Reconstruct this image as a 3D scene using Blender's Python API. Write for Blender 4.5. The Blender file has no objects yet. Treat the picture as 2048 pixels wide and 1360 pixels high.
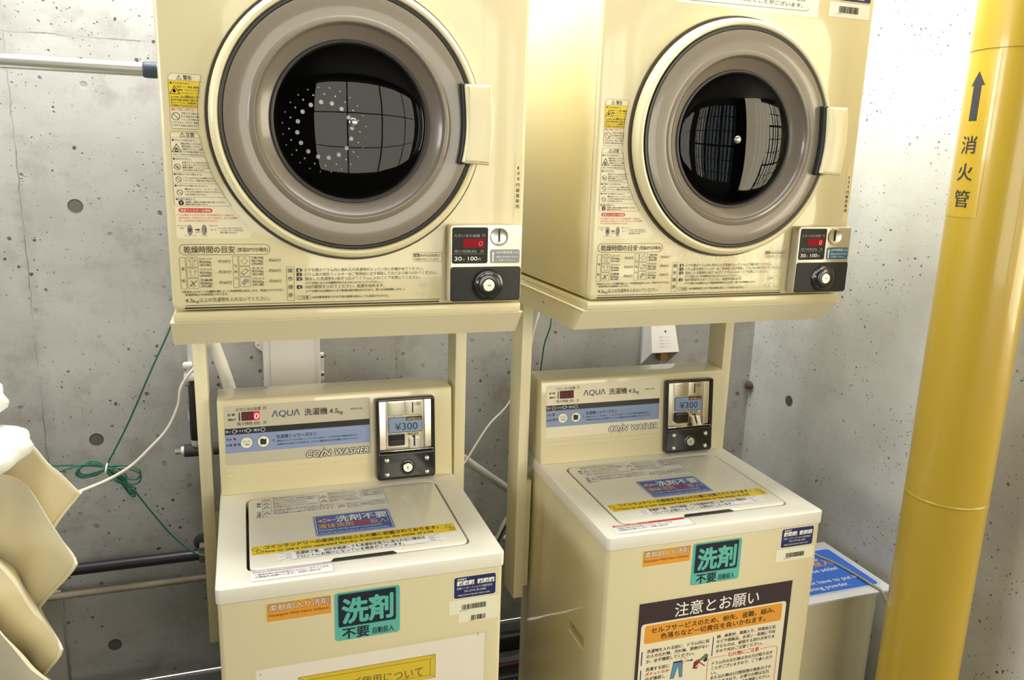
import bpy, bmesh, math, random
from mathutils import Vector, Matrix
random.seed(7)
C = bpy.context.scene.collection
SC = bpy.context.scene
PI = math.pi

# ------------------------------------------------------------------ camera, world, light, exposure
cam_d = bpy.data.cameras.new('camera'); cam = bpy.data.objects.new('camera', cam_d); C.objects.link(cam)
cam_d.sensor_width = 36.0; cam_d.lens = 36.0 * 1572.0 / 2048.0
cam_d.clip_start = .02; cam_d.clip_end = 60
_yaw, _pit, _rol = .3345, .2227, .0315
_f0 = Vector((math.sin(_yaw), math.cos(_yaw), 0)); _r0 = Vector((math.cos(_yaw), -math.sin(_yaw), 0)); _u0 = Vector((0, 0, 1))
_f = _f0*math.cos(_pit) - _u0*math.sin(_pit); _u1 = _f0*math.sin(_pit) + _u0*math.cos(_pit)
_r = _r0*math.cos(_rol) + _u1*math.sin(_rol); _u = -_r0*math.sin(_rol) + _u1*math.cos(_rol)
M = Matrix.Identity(4)
for i in range(3):
    M[i][0], M[i][1], M[i][2] = _r[i], _u[i], -_f[i]
M.translation = Vector((-.1956, -1.3249, 1.5999)); cam.matrix_world = M
SC.camera = cam
_c = SC.cycles; _c.max_bounces = 8; _c.diffuse_bounces = 4; _c.glossy_bounces = 4; _c.transparent_max_bounces = 10; _c.caustics_reflective = False; _c.caustics_refractive = False
SC.view_settings.view_transform = 'Standard'; SC.view_settings.look = 'None'
SC.view_settings.exposure = 0.07; SC.view_settings.gamma = 1.0; SC.view_settings.use_curve_mapping = False

world = bpy.data.worlds.new('sky'); SC.world = world; world.use_nodes = True
_bg = world.node_tree.nodes['Background']; _bg.inputs[0].default_value = (.80, .90, 1.0, 1); _bg.inputs[1].default_value = 2.4

def area(name, loc, target, sx, sy, power, col):
    d = bpy.data.lights.new(name, 'AREA'); d.shape = 'RECTANGLE'; d.size = sx; d.size_y = sy; d.energy = power; d.color = col
    o = bpy.data.objects.new(name, d); C.objects.link(o); o.location = loc
    o.rotation_euler = (Vector(target) - Vector(loc)).to_track_quat('-Z', 'Y').to_euler()
    return o
area('skylight_daylight', (.27, .31, 2.78), (.27, .31, 0), 2.16, .88, 89, (1, .985, .94))
area('right_window_daylight', (3.78, -1.85, 1.65), (.3, -.6, 1.35), 2.8, 1.7, 178, (1, .86, .58))
area('window_daylight', (.9, -3.9, 1.60), (.6, 0, 1.15), 3.4, 2.2, 105, (1, .86, .60))
area('side_window_daylight', (-2.55, -.45, 2.05), (0, .1, 1.5), 1.3, .7, 48, (1, .97, .92))

# ------------------------------------------------------------------ materials
def lin(h):
    h = h.lstrip('#'); v = [int(h[i:i+2], 16)/255 for i in (0, 2, 4)]
    return tuple((c/12.92 if c <= .04045 else ((c+.055)/1.055)**2.4) for c in v) + (1,)
MATS = {}
def mat(name, col, rough=.5, metal=0, coat=0, var=.03, scale=30, emit=None, es=0, bump=0, bscale=200, spec=None):
    if name in MATS: return MATS[name]
    m = bpy.data.materials.new(name); m.use_nodes = True; nt = m.node_tree; b = nt.nodes['Principled BSDF']
    c = lin(col) if isinstance(col, str) else tuple(col) + (1,)
    b.inputs['Roughness'].default_value = rough; b.inputs['Metallic'].default_value = metal
    b.inputs['Coat Weight'].default_value = coat; b.inputs['Coat Roughness'].default_value = .06
    if spec is not None: b.inputs['Specular IOR Level'].default_value = spec
    tc = nt.nodes.new('ShaderNodeTexCoord'); n = nt.nodes.new('ShaderNodeTexNoise'); n.inputs['Scale'].default_value = scale
    n.inputs['Detail'].default_value = 3; nt.links.new(tc.outputs['Object'], n.inputs['Vector'])
    mx = nt.nodes.new('ShaderNodeMix'); mx.data_type = 'RGBA'
    mx.inputs['A'].default_value = tuple(x*(1-var) for x in c[:3]) + (1,); mx.inputs['B'].default_value = tuple(min(1, x*(1+var)) for x in c[:3]) + (1,)
    nt.links.new(n.outputs['Fac'], mx.inputs['Factor']); nt.links.new(mx.outputs['Result'], b.inputs['Base Color'])
    if bump:
        n2 = nt.nodes.new('ShaderNodeTexNoise'); n2.inputs['Scale'].default_value = bscale; nt.links.new(tc.outputs['Object'], n2.inputs['Vector'])
        bp = nt.nodes.new('ShaderNodeBump'); bp.inputs['Strength'].default_value = bump; bp.inputs['Distance'].default_value = .001
        nt.links.new(n2.outputs['Fac'], bp.inputs['Height']); nt.links.new(bp.outputs['Normal'], b.inputs['Normal'])
    if emit:
        b.inputs['Emission Color'].default_value = lin(emit); b.inputs['Emission Strength'].default_value = es
    MATS[name] = m; return m
paint = mat('cream_enamel', (.77, .69, .42), .38, coat=.5, var=.015)
paint_w = mat('washer_cream_enamel', (.80, .725, .465), .40, coat=.9, var=.015)
ivory = mat('ivory_plastic', (.88, .855, .75), .30, coat=.4, var=.015)
doorc = mat('door_cream_plastic', (.80, .725, .46), .38, coat=.15, var=.01)
postc = mat('stand_cream_enamel', (.81, .745, .51), .45, coat=.2, var=.015)
taupe = mat('smoked_taupe_plastic', (.24, .205, .155), .30, coat=.3, var=.03, scale=8)
taupe2 = mat('smoked_taupe_plastic_inner', (.20, .17, .135), .28, coat=.3, var=.03, scale=8)
black = mat('black_rubber', (.012, .012, .012), .45)
blackp = mat('black_plastic', (.014, .013, .012), .22, coat=.4)
blackm = mat('black_matte_plastic', (.018, .017, .014), .6, bump=.3, bscale=500)
drumk = mat('dark_drum', (.006, .006, .006), .7, spec=.1)
steel = mat('brushed_gold_steel', (.78, .73, .58), .26, metal=.95, var=.06, scale=120)
chrome = mat('chrome', (.85, .84, .80), .14, metal=1)
satin = mat('satin_steel', (.70, .67, .58), .3, metal=.9)
goldpl = mat('pale_gold_plate', (.86, .81, .62), .3, metal=.55, coat=.3)
white = mat('white_enamel', (.84, .84, .85), .28, coat=.3)
whitep = mat('white_plastic', (.80, .76, .71), .4, var=.02)
hosem = mat('white_vinyl_hose', (.78, .74, .64), .4)
hoseg = mat('grey_vinyl_hose', (.52, .50, .42), .45)
cordm = mat('white_cord', (.80, .72, .64), .45)
greenw = mat('green_wire', (.018, .16, .095), .35)
yellowp = mat('yellow_pipe_paint', (.45, .305, .028), .32, coat=.3, var=.05, scale=5)
yellows = mat('yellow_vinyl_label', (.50, .34, .03), .24, coat=.4, var=.03, scale=5)
insul = mat('grey_pipe_insulation', (.05, .05, .045), .8)
blackpipe = mat('black_pipe', (.018, .018, .022), .4)
palepipe = mat('pale_stained_pipe', (.33, .28, .20), .45, var=.45, scale=25)
rust = mat('rusty_iron', (.10, .055, .035), .7, var=.4, scale=60)
greyboard = mat('grey_board', (.36, .34, .29), .6)
clothm = mat('cream_vinyl_cloth', (.86, .80, .60), .5, var=.04, scale=900, bump=.35, bscale=1400)
linen = mat('white_linen', (.90, .90, .88), .8, bump=.2, bscale=300)
led_red = mat('lit_red_segment', (.5, .02, .03), .3, emit='#ff4a55', es=1.5)
led_dim = mat('unlit_red_window', (.085, .005, .009), .35)
led_mid = mat('dim_red_segment', (.09, .012, .016), .4)
led_glow = mat('red_display_window', (.20, .012, .015), .6, spec=.1, emit='#a01020', es=.25)
INK = {}
def ink(h, rough=.45):
    k = 'ink_' + h.strip('#')
    c = lin(h); c = tuple(min(.9, a_/b_) for a_, b_ in zip(c[:3], (.92, .84, .62)))
    return mat(k, c, rough, var=.02)
K = ink('#241c10'); BR = ink('#3a2d17'); RED = ink('#c8382c'); NAVY = ink('#1b2350'); WHI = ink('#f4eedd'); BLU = ink('#3a62a0')
GRN = ink('#5fae8c'); DKN = ink('#141d28'); ORG = ink('#e0962c'); YEL = ink('#e8c31c'); PAN = ink('#d8cba0'); SLT = ink('#8592a0')
LTC = ink('#e6d5a0'); GRY = ink('#8f8a78'); POS = ink('#3a2a26'); PAPER = ink('#efe2c0'); TEAL = ink('#2b6470'); CHR = ink('#33302c')

def glassmat():
    m = bpy.data.materials.new('smoked_door_glass'); m.use_nodes = True; nt = m.node_tree; nt.nodes.clear()
    o = nt.nodes.new('ShaderNodeOutputMaterial'); mx = nt.nodes.new('ShaderNodeMixShader'); t = nt.nodes.new('ShaderNodeBsdfTransparent')
    g = nt.nodes.new('ShaderNodeBsdfGlossy'); fr = nt.nodes.new('ShaderNodeFresnel'); fr.inputs[0].default_value = 1.31
    t.inputs[0].default_value = (.5, .5, .52, 1); g.inputs['Roughness'].default_value = .01
    nt.links.new(fr.outputs[0], mx.inputs[0]); nt.links.new(t.outputs[0], mx.inputs[1]); nt.links.new(g.outputs[0], mx.inputs[2]); nt.links.new(mx.outputs[0], o.inputs[0])
    return m
glass = glassmat()
def filmmat():
    m = bpy.data.materials.new('clear_film'); m.use_nodes = True; nt = m.node_tree; nt.nodes.clear()
    o = nt.nodes.new('ShaderNodeOutputMaterial'); mx = nt.nodes.new('ShaderNodeMixShader'); t = nt.nodes.new('ShaderNodeBsdfTransparent')
    g = nt.nodes.new('ShaderNodeBsdfPrincipled'); g.inputs['Roughness'].default_value = .12; g.inputs['Base Color'].default_value = (.85, .82, .7, 1)
    tc = nt.nodes.new('ShaderNodeTexCoord'); n = nt.nodes.new('ShaderNodeTexVoronoi'); n.inputs['Scale'].default_value = 55; n.feature = 'DISTANCE_TO_EDGE'
    w = nt.nodes.new('ShaderNodeTexNoise'); w.inputs['Scale'].default_value = 14
    cr = nt.nodes.new('ShaderNodeMath'); cr.operation = 'LESS_THAN'; cr.inputs[1].default_value = .022
    ml = nt.nodes.new('ShaderNodeMath'); ml.operation = 'MULTIPLY_ADD'; ml.inputs[1].default_value = .30; ml.inputs[2].default_value = .05
    bp = nt.nodes.new('ShaderNodeBump'); bp.inputs['Strength'].default_value = .25; bp.inputs['Distance'].default_value = .002
    L = nt.links.new
    L(tc.outputs['Object'], w.inputs['Vector']); L(w.outputs['Color'], n.inputs['Vector']); n.inputs['Scale'].default_value = 9
    L(n.outputs['Distance'], cr.inputs[0]); L(cr.outputs[0], ml.inputs[0]); L(ml.outputs[0], mx.inputs[0]); L(w.outputs['Fac'], bp.inputs['Height']); L(bp.outputs['Normal'], g.inputs['Normal'])
    L(t.outputs[0], mx.inputs[1]); L(g.outputs[0], mx.inputs[2]); L(mx.outputs[0], o.inputs[0])
    return m
film = filmmat()

def concrete(name, axis, seams, holes, tone=1.0, pore=1.0, stain=1.0, tint=(1, 1, 1)):
    """board-formed concrete: cloudy tone, air pits, form seams and tie holes, all in metres"""
    m = bpy.data.materials.new(name); m.use_nodes = True; nt = m.node_tree; N = nt.nodes.new; L = nt.links.new
    b = nt.nodes['Principled BSDF']; b.inputs['Roughness'].default_value = .62
    tc = N('ShaderNodeTexCoord'); sp = N('ShaderNodeSeparateXYZ'); L(tc.outputs['Object'], sp.inputs[0])
    u = sp.outputs[axis]; v = sp.outputs[2 if axis != 2 else 1]
    def val(x):
        return x
    def mth(op, a, bb=None, c=None):
        n = N('ShaderNodeMath'); n.operation = op
        for i, x in enumerate((a, bb, c)):
            if x is None: continue
            if isinstance(x, (int, float)): n.inputs[i].default_value = x
            else: L(x, n.inputs[i])
        return n.outputs[0]
    def noise(scale, det=4, rough=.6, vec=None):
        n = N('ShaderNodeTexNoise'); n.inputs['Scale'].default_value = scale; n.inputs['Detail'].default_value = det; n.inputs['Roughness'].default_value = rough
        L(vec if vec else tc.outputs['Object'], n.inputs['Vector']); return n.outputs['Fac']
    def ramp(x, lo, hi):
        n = N('ShaderNodeMapRange'); n.inputs['From Min'].default_value = lo; n.inputs['From Max'].default_value = hi; L(x, n.inputs['Value']); return n.outputs[0]
    def mix(f, a, bb):
        n = N('ShaderNodeMix'); n.data_type = 'RGBA'
        if isinstance(f, (int, float)): n.inputs['Factor'].default_value = f
        else: L(f, n.inputs['Factor'])
        for k, x in (('A', a), ('B', bb)):
            if isinstance(x, tuple): n.inputs[k].default_value = x
            else: L(x, n.inputs[k])
        return n.outputs['Result']
    t = tone
    col = mix(ramp(noise(3.2, 6), .3, .7), (.38*t, .37*t, .34*t, 1), (.52*t, .515*t, .485*t, 1))
    col = mix(mth('MULTIPLY', ramp(noise(11, 6, .7), .50, .68), .5*stain), col, (.27*t, .245*t, .205*t, 1))
    mp = N('ShaderNodeMapping'); mp.inputs['Scale'].default_value = (9, 9, 55); L(tc.outputs['Object'], mp.inputs['Vector'])
    col = mix(mth('MULTIPLY', ramp(noise(1.0, 4, .6, mp.outputs[0]), .55, .8), .25), col, (.30*t, .275*t, .235*t, 1))
    mp2 = N('ShaderNodeMapping'); mp2.inputs['Scale'].default_value = (14, 14, 1.6); L(tc.outputs['Object'], mp2.inputs['Vector'])
    col = mix(mth('MULTIPLY', ramp(noise(1.0, 3, .6, mp2.outputs[0]), .55, .85), .22), col, (.60*t, .59*t, .55*t, 1))
    tn = N('ShaderNodeMix'); tn.data_type = 'RGBA'; tn.blend_type = 'MULTIPLY'; tn.inputs['Factor'].default_value = 1; L(col, tn.inputs['A']); tn.inputs['B'].default_value = tint + (1,); col = tn.outputs['Result']
    pit = None
    for sc, thr, pw in ((75, .36, 7), (34, .30, 9), (150, .30, 5)):
        vo = N('ShaderNodeTexVoronoi'); vo.inputs['Scale'].default_value = sc; wv = N('ShaderNodeVectorMath'); wv.operation = 'ADD'
        wn = N('ShaderNodeTexNoise'); wn.inputs['Scale'].default_value = sc*1.3; L(tc.outputs['Object'], wn.inputs['Vector'])
        ws = N('ShaderNodeVectorMath'); ws.operation = 'SCALE'; ws.inputs['Scale'].default_value = .35/sc; L(wn.outputs['Color'], ws.inputs[0])
        L(tc.outputs['Object'], wv.inputs[0]); L(ws.outputs[0], wv.inputs[1]); L(wv.outputs[0], vo.inputs['Vector'])
        sx = N('ShaderNodeSeparateXYZ'); L(vo.outputs['Color'], sx.inputs[0])
        size = mth('MULTIPLY', mth('POWER', sx.outputs[0], pw), thr*pore)
        d = ramp(mth('SUBTRACT', size, vo.outputs['Distance']), -.02, .05)
        pit = d if pit is None else mth('MAXIMUM', pit, d)
    pit = mth('MULTIPLY', pit, ramp(noise(4.5, 3), .38, .58))
    col = mix(mth('MULTIPLY', pit, .88), col, (.035, .032, .028, 1))
    wob = mth('MULTIPLY', mth('SUBTRACT', noise(22, 3), .5), .012)
    line = None
    for ax, x0, per in seams:
        src = mth('ADD', u if ax == 'u' else v, wob)
        dd = mth('ABSOLUTE', mth('SUBTRACT', mth('FLOORED_MODULO', mth('ADD', src, per/2 - x0), per), per/2))
        l1 = mth('MULTIPLY', ramp(dd, .0022, .0004), ramp(noise(9, 2), .35, .55))
        l2 = mth('MULTIPLY', ramp(dd, .03, .0), mth('MULTIPLY', ramp(noise(14, 4), .45, .7), .55))
        l = mth('MAXIMUM', l1, l2); line = l if line is None else mth('MAXIMUM', line, l)
    if line is not None: col = mix(mth('MULTIPLY', line, .75), col, (.10, .09, .075, 1))
    hgt = mth('MULTIPLY', pit, -1.0)
    if holes:
        hx, hz, per = holes
        du = mth('SUBTRACT', mth('FLOORED_MODULO', mth('ADD', u, per/2 - hx), per), per/2); dv = mth('SUBTRACT', mth('FLOORED_MODULO', mth('ADD', v, per/2 - hz), per), per/2)
        r = mth('SQRT', mth('ADD', mth('MULTIPLY', du, du), mth('MULTIPLY', dv, dv)))
        col = mix(ramp(r, .0175, .0155), col, (.10, .094, .078, 1)); rim = mth('MULTIPLY', ramp(r, .013, .0155), ramp(r, .0185, .016))
        col = mix(mth('MULTIPLY', rim, .75), col, (.06, .055, .045, 1))
        hgt = mth('ADD', hgt, mth('MULTIPLY', ramp(r, .0170, .0150), -3.0))
    L(col, b.inputs['Base Color'])
    hh = mth('ADD', hgt, mth('MULTIPLY', noise(90, 4), .12))
    bp = N('ShaderNodeBump'); bp.inputs['Strength'].default_value = .5; bp.inputs['Distance'].default_value = .003; L(hh, bp.inputs['Height']); L(bp.outputs[0], b.inputs['Normal'])
    return m
conc_back = concrete('concrete_back', 0, [('u', -.69, .9), ('v', 1.855, 1.8)], (-.575, .862, .6), .84)
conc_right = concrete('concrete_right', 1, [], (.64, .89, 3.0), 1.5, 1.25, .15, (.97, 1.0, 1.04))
conc_plain = concrete('concrete_plain', 0, [], None, 1.0, .8)
floorm = concrete('floor_concrete', 0, [], None, .30, .6)
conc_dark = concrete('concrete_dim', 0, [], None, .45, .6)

# ------------------------------------------------------------------ helpers
def link(name, me, m=None, parent=None):
    o = bpy.data.objects.new(name, me); C.objects.link(o)
    if m is not None:
        ms = m if isinstance(m, (list, tuple)) else [m]
        if not me.materials:
            for x in ms: me.materials.append(x)
    if parent is not None: o.parent = parent
    return o
def smooth(me, ang=35):
    bm = bmesh.new(); bm.from_mesh(me); a = math.radians(ang)
    for f in bm.faces: f.smooth = True
    for e in bm.edges:
        e.smooth = not (len(e.link_faces) == 2 and e.calc_face_angle(0) > a)
    bm.to_mesh(me); bm.free()
def fin(name, bm, m, parent=None, sm=True, ang=35):
    bmesh.ops.recalc_face_normals(bm, faces=bm.faces)
    me = bpy.data.meshes.new(name); bm.to_mesh(me); bm.free()
    if sm: smooth(me, ang)
    return link(name, me, m, parent)
def tag(o, label=None, cat=None, group=None, kind=None):
    if label: o['label'] = label
    if cat: o['category'] = cat
    if group: o['group'] = group
    if kind: o['kind'] = kind
    return o
def empty(name, loc, rz, label, cat, group=None):
    o = bpy.data.objects.new(name, None); C.objects.link(o); o.location = loc; o.rotation_euler = (0, 0, rz); o.empty_display_size = .05
    return tag(o, label, cat, group)
def add_box(bm, x0, x1, y0, y1, z0, z1, bev=0, seg=2):
    vs = [bm.verts.new((x, y, z)) for x in (x0, x1) for y in (y0, y1) for z in (z0, z1)]
    fs = [bm.faces.new([vs[i] for i in q]) for q in ((0, 1, 3, 2), (4, 6, 7, 5), (0, 4, 5, 1), (2, 3, 7, 6), (0, 2, 6, 4), (1, 5, 7, 3))]
    if bev:
        bmesh.ops.recalc_face_normals(bm, faces=fs)
        es = {e for f in fs for e in f.edges}
        bmesh.ops.bevel(bm, geom=list(es), offset=bev, segments=seg, profile=.5, affect='EDGES')
def box(name, x0, x1, y0, y1, z0, z1, m, parent=None, bev=0, seg=2):
    bm = bmesh.new(); add_box(bm, x0, x1, y0, y1, z0, z1, bev, seg); return fin(name, bm, m, parent)
def prism(bm, prof, x0, x1, bev=0, seg=2):
    """profile in y-z extruded along x"""
    a = [bm.verts.new((x0, y, z)) for y, z in prof]; b = [bm.verts.new((x1, y, z)) for y, z in prof]; n = len(prof)
    fs = [bm.faces.new(a), bm.faces.new(b[::-1])] + [bm.faces.new((a[i], b[i], b[(i+1) % n], a[(i+1) % n])) for i in range(n)]
    bmesh.ops.recalc_face_normals(bm, faces=fs)
    if bev: bmesh.ops.bevel(bm, geom=list({e for f in fs for e in f.edges}), offset=bev, segments=seg, profile=.5, affect='EDGES')
class Frame:
    def __init__(s, O, ex, ey):
        s.O, s.ex, s.ey = Vector(O), Vector(ex).normalized(), Vector(ey).normalized(); s.n = s.ex.cross(s.ey)
    def __call__(s, u, v, w=0): return s.O + s.ex*u + s.ey*v + s.n*w
def rr(x0, y0, x1, y1, r, n=6):
    r = min(r, abs(x1-x0)/2, abs(y1-y0)/2); p = []
    for cx, cy, a in ((x1-r, y1-r, 0), (x0+r, y1-r, 90), (x0+r, y0+r, 180), (x1-r, y0+r, 270)):
        for i in range(n+1):
            t = math.radians(a + 90*i/n); p.append((cx + r*math.cos(t), cy + r*math.sin(t)))
    return p
def circ(cx, cy, r, n=48): return [(cx + r*math.cos(2*PI*i/n), cy + r*math.sin(2*PI*i/n)) for i in range(n)]
def plate_mesh(fr, outs, w0, w1, bev=0):
    """flat plate with holes: outlines in the frame's u-v plane, from height w0 to w1"""
    cu = bpy.data.curves.new('p', 'CURVE'); cu.dimensions = '2D'; cu.fill_mode = 'BOTH'
    th = (w1-w0); bev = min(bev, th/2*.98); cu.extrude = th/2 - bev; cu.bevel_depth = bev; cu.bevel_resolution = 2; cu.offset = -bev
    for pts in outs:
        s = cu.splines.new('POLY'); s.points.add(len(pts)-1); s.use_cyclic_u = True
        for q, (x, y) in zip(s.points, pts): q.co = (x, y, 0, 1)
    o = bpy.data.objects.new('p', cu); C.objects.link(o); dg = bpy.context.evaluated_depsgraph_get()
    me = bpy.data.meshes.new_from_object(o.evaluated_get(dg)); bpy.data.objects.remove(o); bpy.data.curves.remove(cu)
    for v in me.vertices: v.co = fr(v.co.x, v.co.y, v.co.z + (w0+w1)/2)
    me.materials.clear(); bm = bmesh.new(); bm.from_mesh(me); bmesh.ops.remove_doubles(bm, verts=bm.verts, dist=1e-5); bmesh.ops.recalc_face_normals(bm, faces=bm.faces); bm.to_mesh(me); bm.free(); smooth(me, 30)
    return me
def plate(name, fr, outs, w0, w1, m, parent=None, bev=0): return link(name, plate_mesh(fr, outs, w0, w1, bev), m, parent)
def lathe(name, fr, cu, cv, prof, m, parent=None, n=96, closed=False):
    bm = bmesh.new(); rings = []
    for r, d in prof:
        if r < 1e-6: rings.append([bm.verts.new(fr(cu, cv, d))])
        else: rings.append([bm.verts.new(fr(cu + r*math.cos(2*PI*i/n), cv + r*math.sin(2*PI*i/n), d)) for i in range(n)])
    prs = list(zip(rings, rings[1:])) + ([(rings[-1], rings[0])] if closed else [])
    for a, b in prs:
        for i in range(n):
            j = (i+1) % n
            if len(a) == 1 and len(b) == 1: continue
            if len(a) == 1: bm.faces.new((a[0], b[i], b[j]))
            elif len(b) == 1: bm.faces.new((a[i], b[0], a[j]))
            else: bm.faces.new((a[i], b[i], b[j], a[j]))
    return fin(name, bm, m, parent, ang=40)
def spline(pts, k=8, cyc=False):
    P = [Vector(p) for p in pts]; out = []; n = len(P)
    for i in range(n if cyc else n-1):
        p0 = P[(i-1) % n] if cyc or i > 0 else P[0]; p1 = P[i]; p2 = P[(i+1) % n]; p3 = P[(i+2) % n] if cyc or i+2 < n else P[-1]
        for j in range(k):
            t = j/k; out.append(.5*((2*p1) + (p2-p0)*t + (2*p0-5*p1+4*p2-p3)*t*t + (3*p1-p0-3*p2+p3)*t**3))
    if not cyc: out.append(P[-1])
    return out
def add_tube(bm, pts, r, n=10, cyc=False, cap=True):
    rings = []; m = len(pts); up = None
    for i, p in enumerate(pts):
        d = (pts[(i+1) % m] - pts[i-1]) if cyc else (pts[min(i+1, m-1)] - pts[max(i-1, 0)])
        d = d.normalized() if d.length > 1e-9 else Vector((0, 0, 1))
        if up is None: up = d.orthogonal().normalized()
        up = (up - d*up.dot(d)); up = up.normalized() if up.length > 1e-6 else d.orthogonal().normalized()
        s = d.cross(up); rad = r(i/(m-1)) if callable(r) else r
        rings.append([bm.verts.new(p + (up*math.cos(2*PI*k/n) + s*math.sin(2*PI*k/n))*rad) for k in range(n)])
    for i in range(m if cyc else m-1):
        a, b = rings[i], rings[(i+1) % m]
        for k in range(n): bm.faces.new((a[k], b[k], b[(k+1) % n], a[(k+1) % n]))
    if cap and not cyc: bm.faces.new(rings[0][::-1]); bm.faces.new(rings[-1])
def tube(name, pts, r, m, parent=None, n=10, k=8, straight=False):
    bm = bmesh.new(); add_tube(bm, [Vector(p) for p in pts] if straight else spline(pts, k), r, n); return fin(name, bm, m, parent, ang=50)
def bolt(name, fr, u, v, w, r, h, m, parent):
    return lathe(name, fr, u, v, [(r, w), (r*.97, w+h*.45), (r*.75, w+h*.85), (r*.4, w+h), (0, w+h)], m, parent, n=20)

# ---- printed graphics: sheets, shapes and lettering laid on a surface
TXT = {}
def glyphs(s, bold):
    k = (s, bold)
    if k not in TXT:
        cu = bpy.data.curves.new('t', 'FONT'); cu.body = s; cu.size = 1; cu.offset = bold; cu.resolution_u = 3
        o = bpy.data.objects.new('t', cu); C.objects.link(o); dg = bpy.context.evaluated_depsgraph_get()
        me = bpy.data.meshes.new_from_object(o.evaluated_get(dg)); bpy.data.objects.remove(o); bpy.data.curves.remove(cu)
        TXT[k] = ([tuple(v.co[:2]) for v in me.vertices], [tuple(p.vertices) for p in me.polygons]); bpy.data.meshes.remove(me)
    return TXT[k]
class Decal:
    def __init__(s, fr): s.fr = fr; s.sheet = []; s.inks = []
    def _add(s, verts, faces, m, layer): (s.sheet if layer == 0 else s.inks).append((verts, faces, m, layer))
    def poly(s, pts, m, layer=1): s._add(list(pts), [tuple(range(len(pts)))], m, layer); return s
    def rect(s, x0, y0, x1, y1, m, layer=1): return s.poly([(x0, y0), (x1, y0), (x1, y1), (x0, y1)], m, layer)
    def rr(s, x0, y0, x1, y1, r, m, layer=1): return s.poly(rr(min(x0, x1), min(y0, y1), max(x0, x1), max(y0, y1), r, 4), m, layer)
    def disc(s, x, y, r, m, layer=1, n=20): return s.poly(circ(x, y, r, n), m, layer)
    def outline(s, pts, w, m, layer=2, closed=True):
        n = len(pts); vs = []; P = [Vector(p) for p in pts]
        for i, p in enumerate(P):
            a = P[i-1] if closed or i > 0 else p; b = P[(i+1) % n] if closed or i < n-1 else p
            d1 = (p-a); d2 = (b-p)
            if d1.length < 1e-9: d1 = d2
            if d2.length < 1e-9: d2 = d1
            d1 = d1.normalized(); d2 = d2.normalized(); t = d1+d2; t = t.normalized() if t.length > 1e-6 else d1
            nn = Vector((-t.y, t.x)); kx = w/2/max(.4, abs(t.dot(d1)))
            vs += [tuple(p+nn*kx), tuple(p-nn*kx)]
        fs = [(2*i, 2*i+1, (2*i+3) % (2*n), (2*i+2) % (2*n)) for i in range(n if closed else n-1)]
        s._add(vs, fs, m, layer); return s
    def line(s, x0, y0, x1, y1, w, m, layer=2): return s.outline([(x0, y0), (x1, y1)], w, m, layer, False)
    def ring(s, x, y, r, w, m, layer=2, n=24): return s.outline(circ(x, y, r, n), w, m, layer)
    def text(s, t, x, y, h, m, w=None, layer=3, bold=0.0, slant=0, rot=0, align='l', vertical=False):
        """x, y: lower left of the line; h: character height; w: total width"""
        if vertical:
            for i, ch in enumerate(t): s.text(ch, x, y - i*(w or h*1.05), h, m, None, layer, bold)
            return s
        vs, fs = glyphs(t, 0)
        if not vs: return s
        xs = [v[0] for v in vs]; x0, x1 = min(xs), max(xs); sy = h/.95; sx = (w/(x1-x0)) if w else sy
        if align == 'c': x -= (x1-x0)*sx/2
        if align == 'r': x -= (x1-x0)*sx
        cr, sr = math.cos(rot), math.sin(rot); out = []
        for a, b in vs:
            q, e = (a-x0)*sx, (b+.09)*sy; q += e*slant; out.append((x + q*cr - e*sr, y + q*sr + e*cr))
        if bold == 0 and h < .012: bold = .018
        o = bold*h*.75
        if o < .00004: s._add(out, fs, m, layer); return s
        k = 4 if o < .0006 else 8
        for i in range(k):
            t_ = 2*PI*(i+.5)/k; dx_, dy_ = o*math.cos(t_), o*math.sin(t_); s._add([(a+dx_, b+dy_) for a, b in out], fs, m, layer + i*.02)
        return s
    def tri(s, x, y, sz, m, wd, layer=2): return s.outline([(x, y), (x+sz, y), (x+sz/2, y+sz*.87)], wd, m, layer)
    def bars(s, x0, y0, x1, y1, m, layer=2, seed=1):
        rd = random.Random(seed); x = x0
        while x < x1:
            w = rd.choice((.0006, .0006, .0010, .0015)); s.rect(x, y0, min(x+w, x1), y1, m, layer); x += w + rd.choice((.0005, .0005, .0009, .0012))
        return s
    def mesh(s, items, name, parent):
        mats = []; vs = []; fs = []; mi = []
        for v, f, m, layer in items:
            if m not in mats: mats.append(m)
            o = len(vs); vs += [tuple(s.fr(a, b, .0003 + .00022*layer)) for a, b in v]
            fs += [tuple(i+o for i in q) for q in f]; mi += [mats.index(m)]*len(f)
        me = bpy.data.meshes.new(name); me.from_pydata(vs, [], fs); me.update()
        for m in mats: me.materials.append(m)
        for p, i in zip(me.polygons, mi): p.material_index = i
        return link(name, me, None, parent)
    def build(s, name, parent, letter='lettering', label=None):
        if s.sheet:
            o = s.mesh(s.sheet, name, parent)
            if s.inks: s.mesh(s.inks, letter, o)
        else: o = s.mesh(s.inks, name, parent)
        if label: o['label'] = label
        return o

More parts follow.
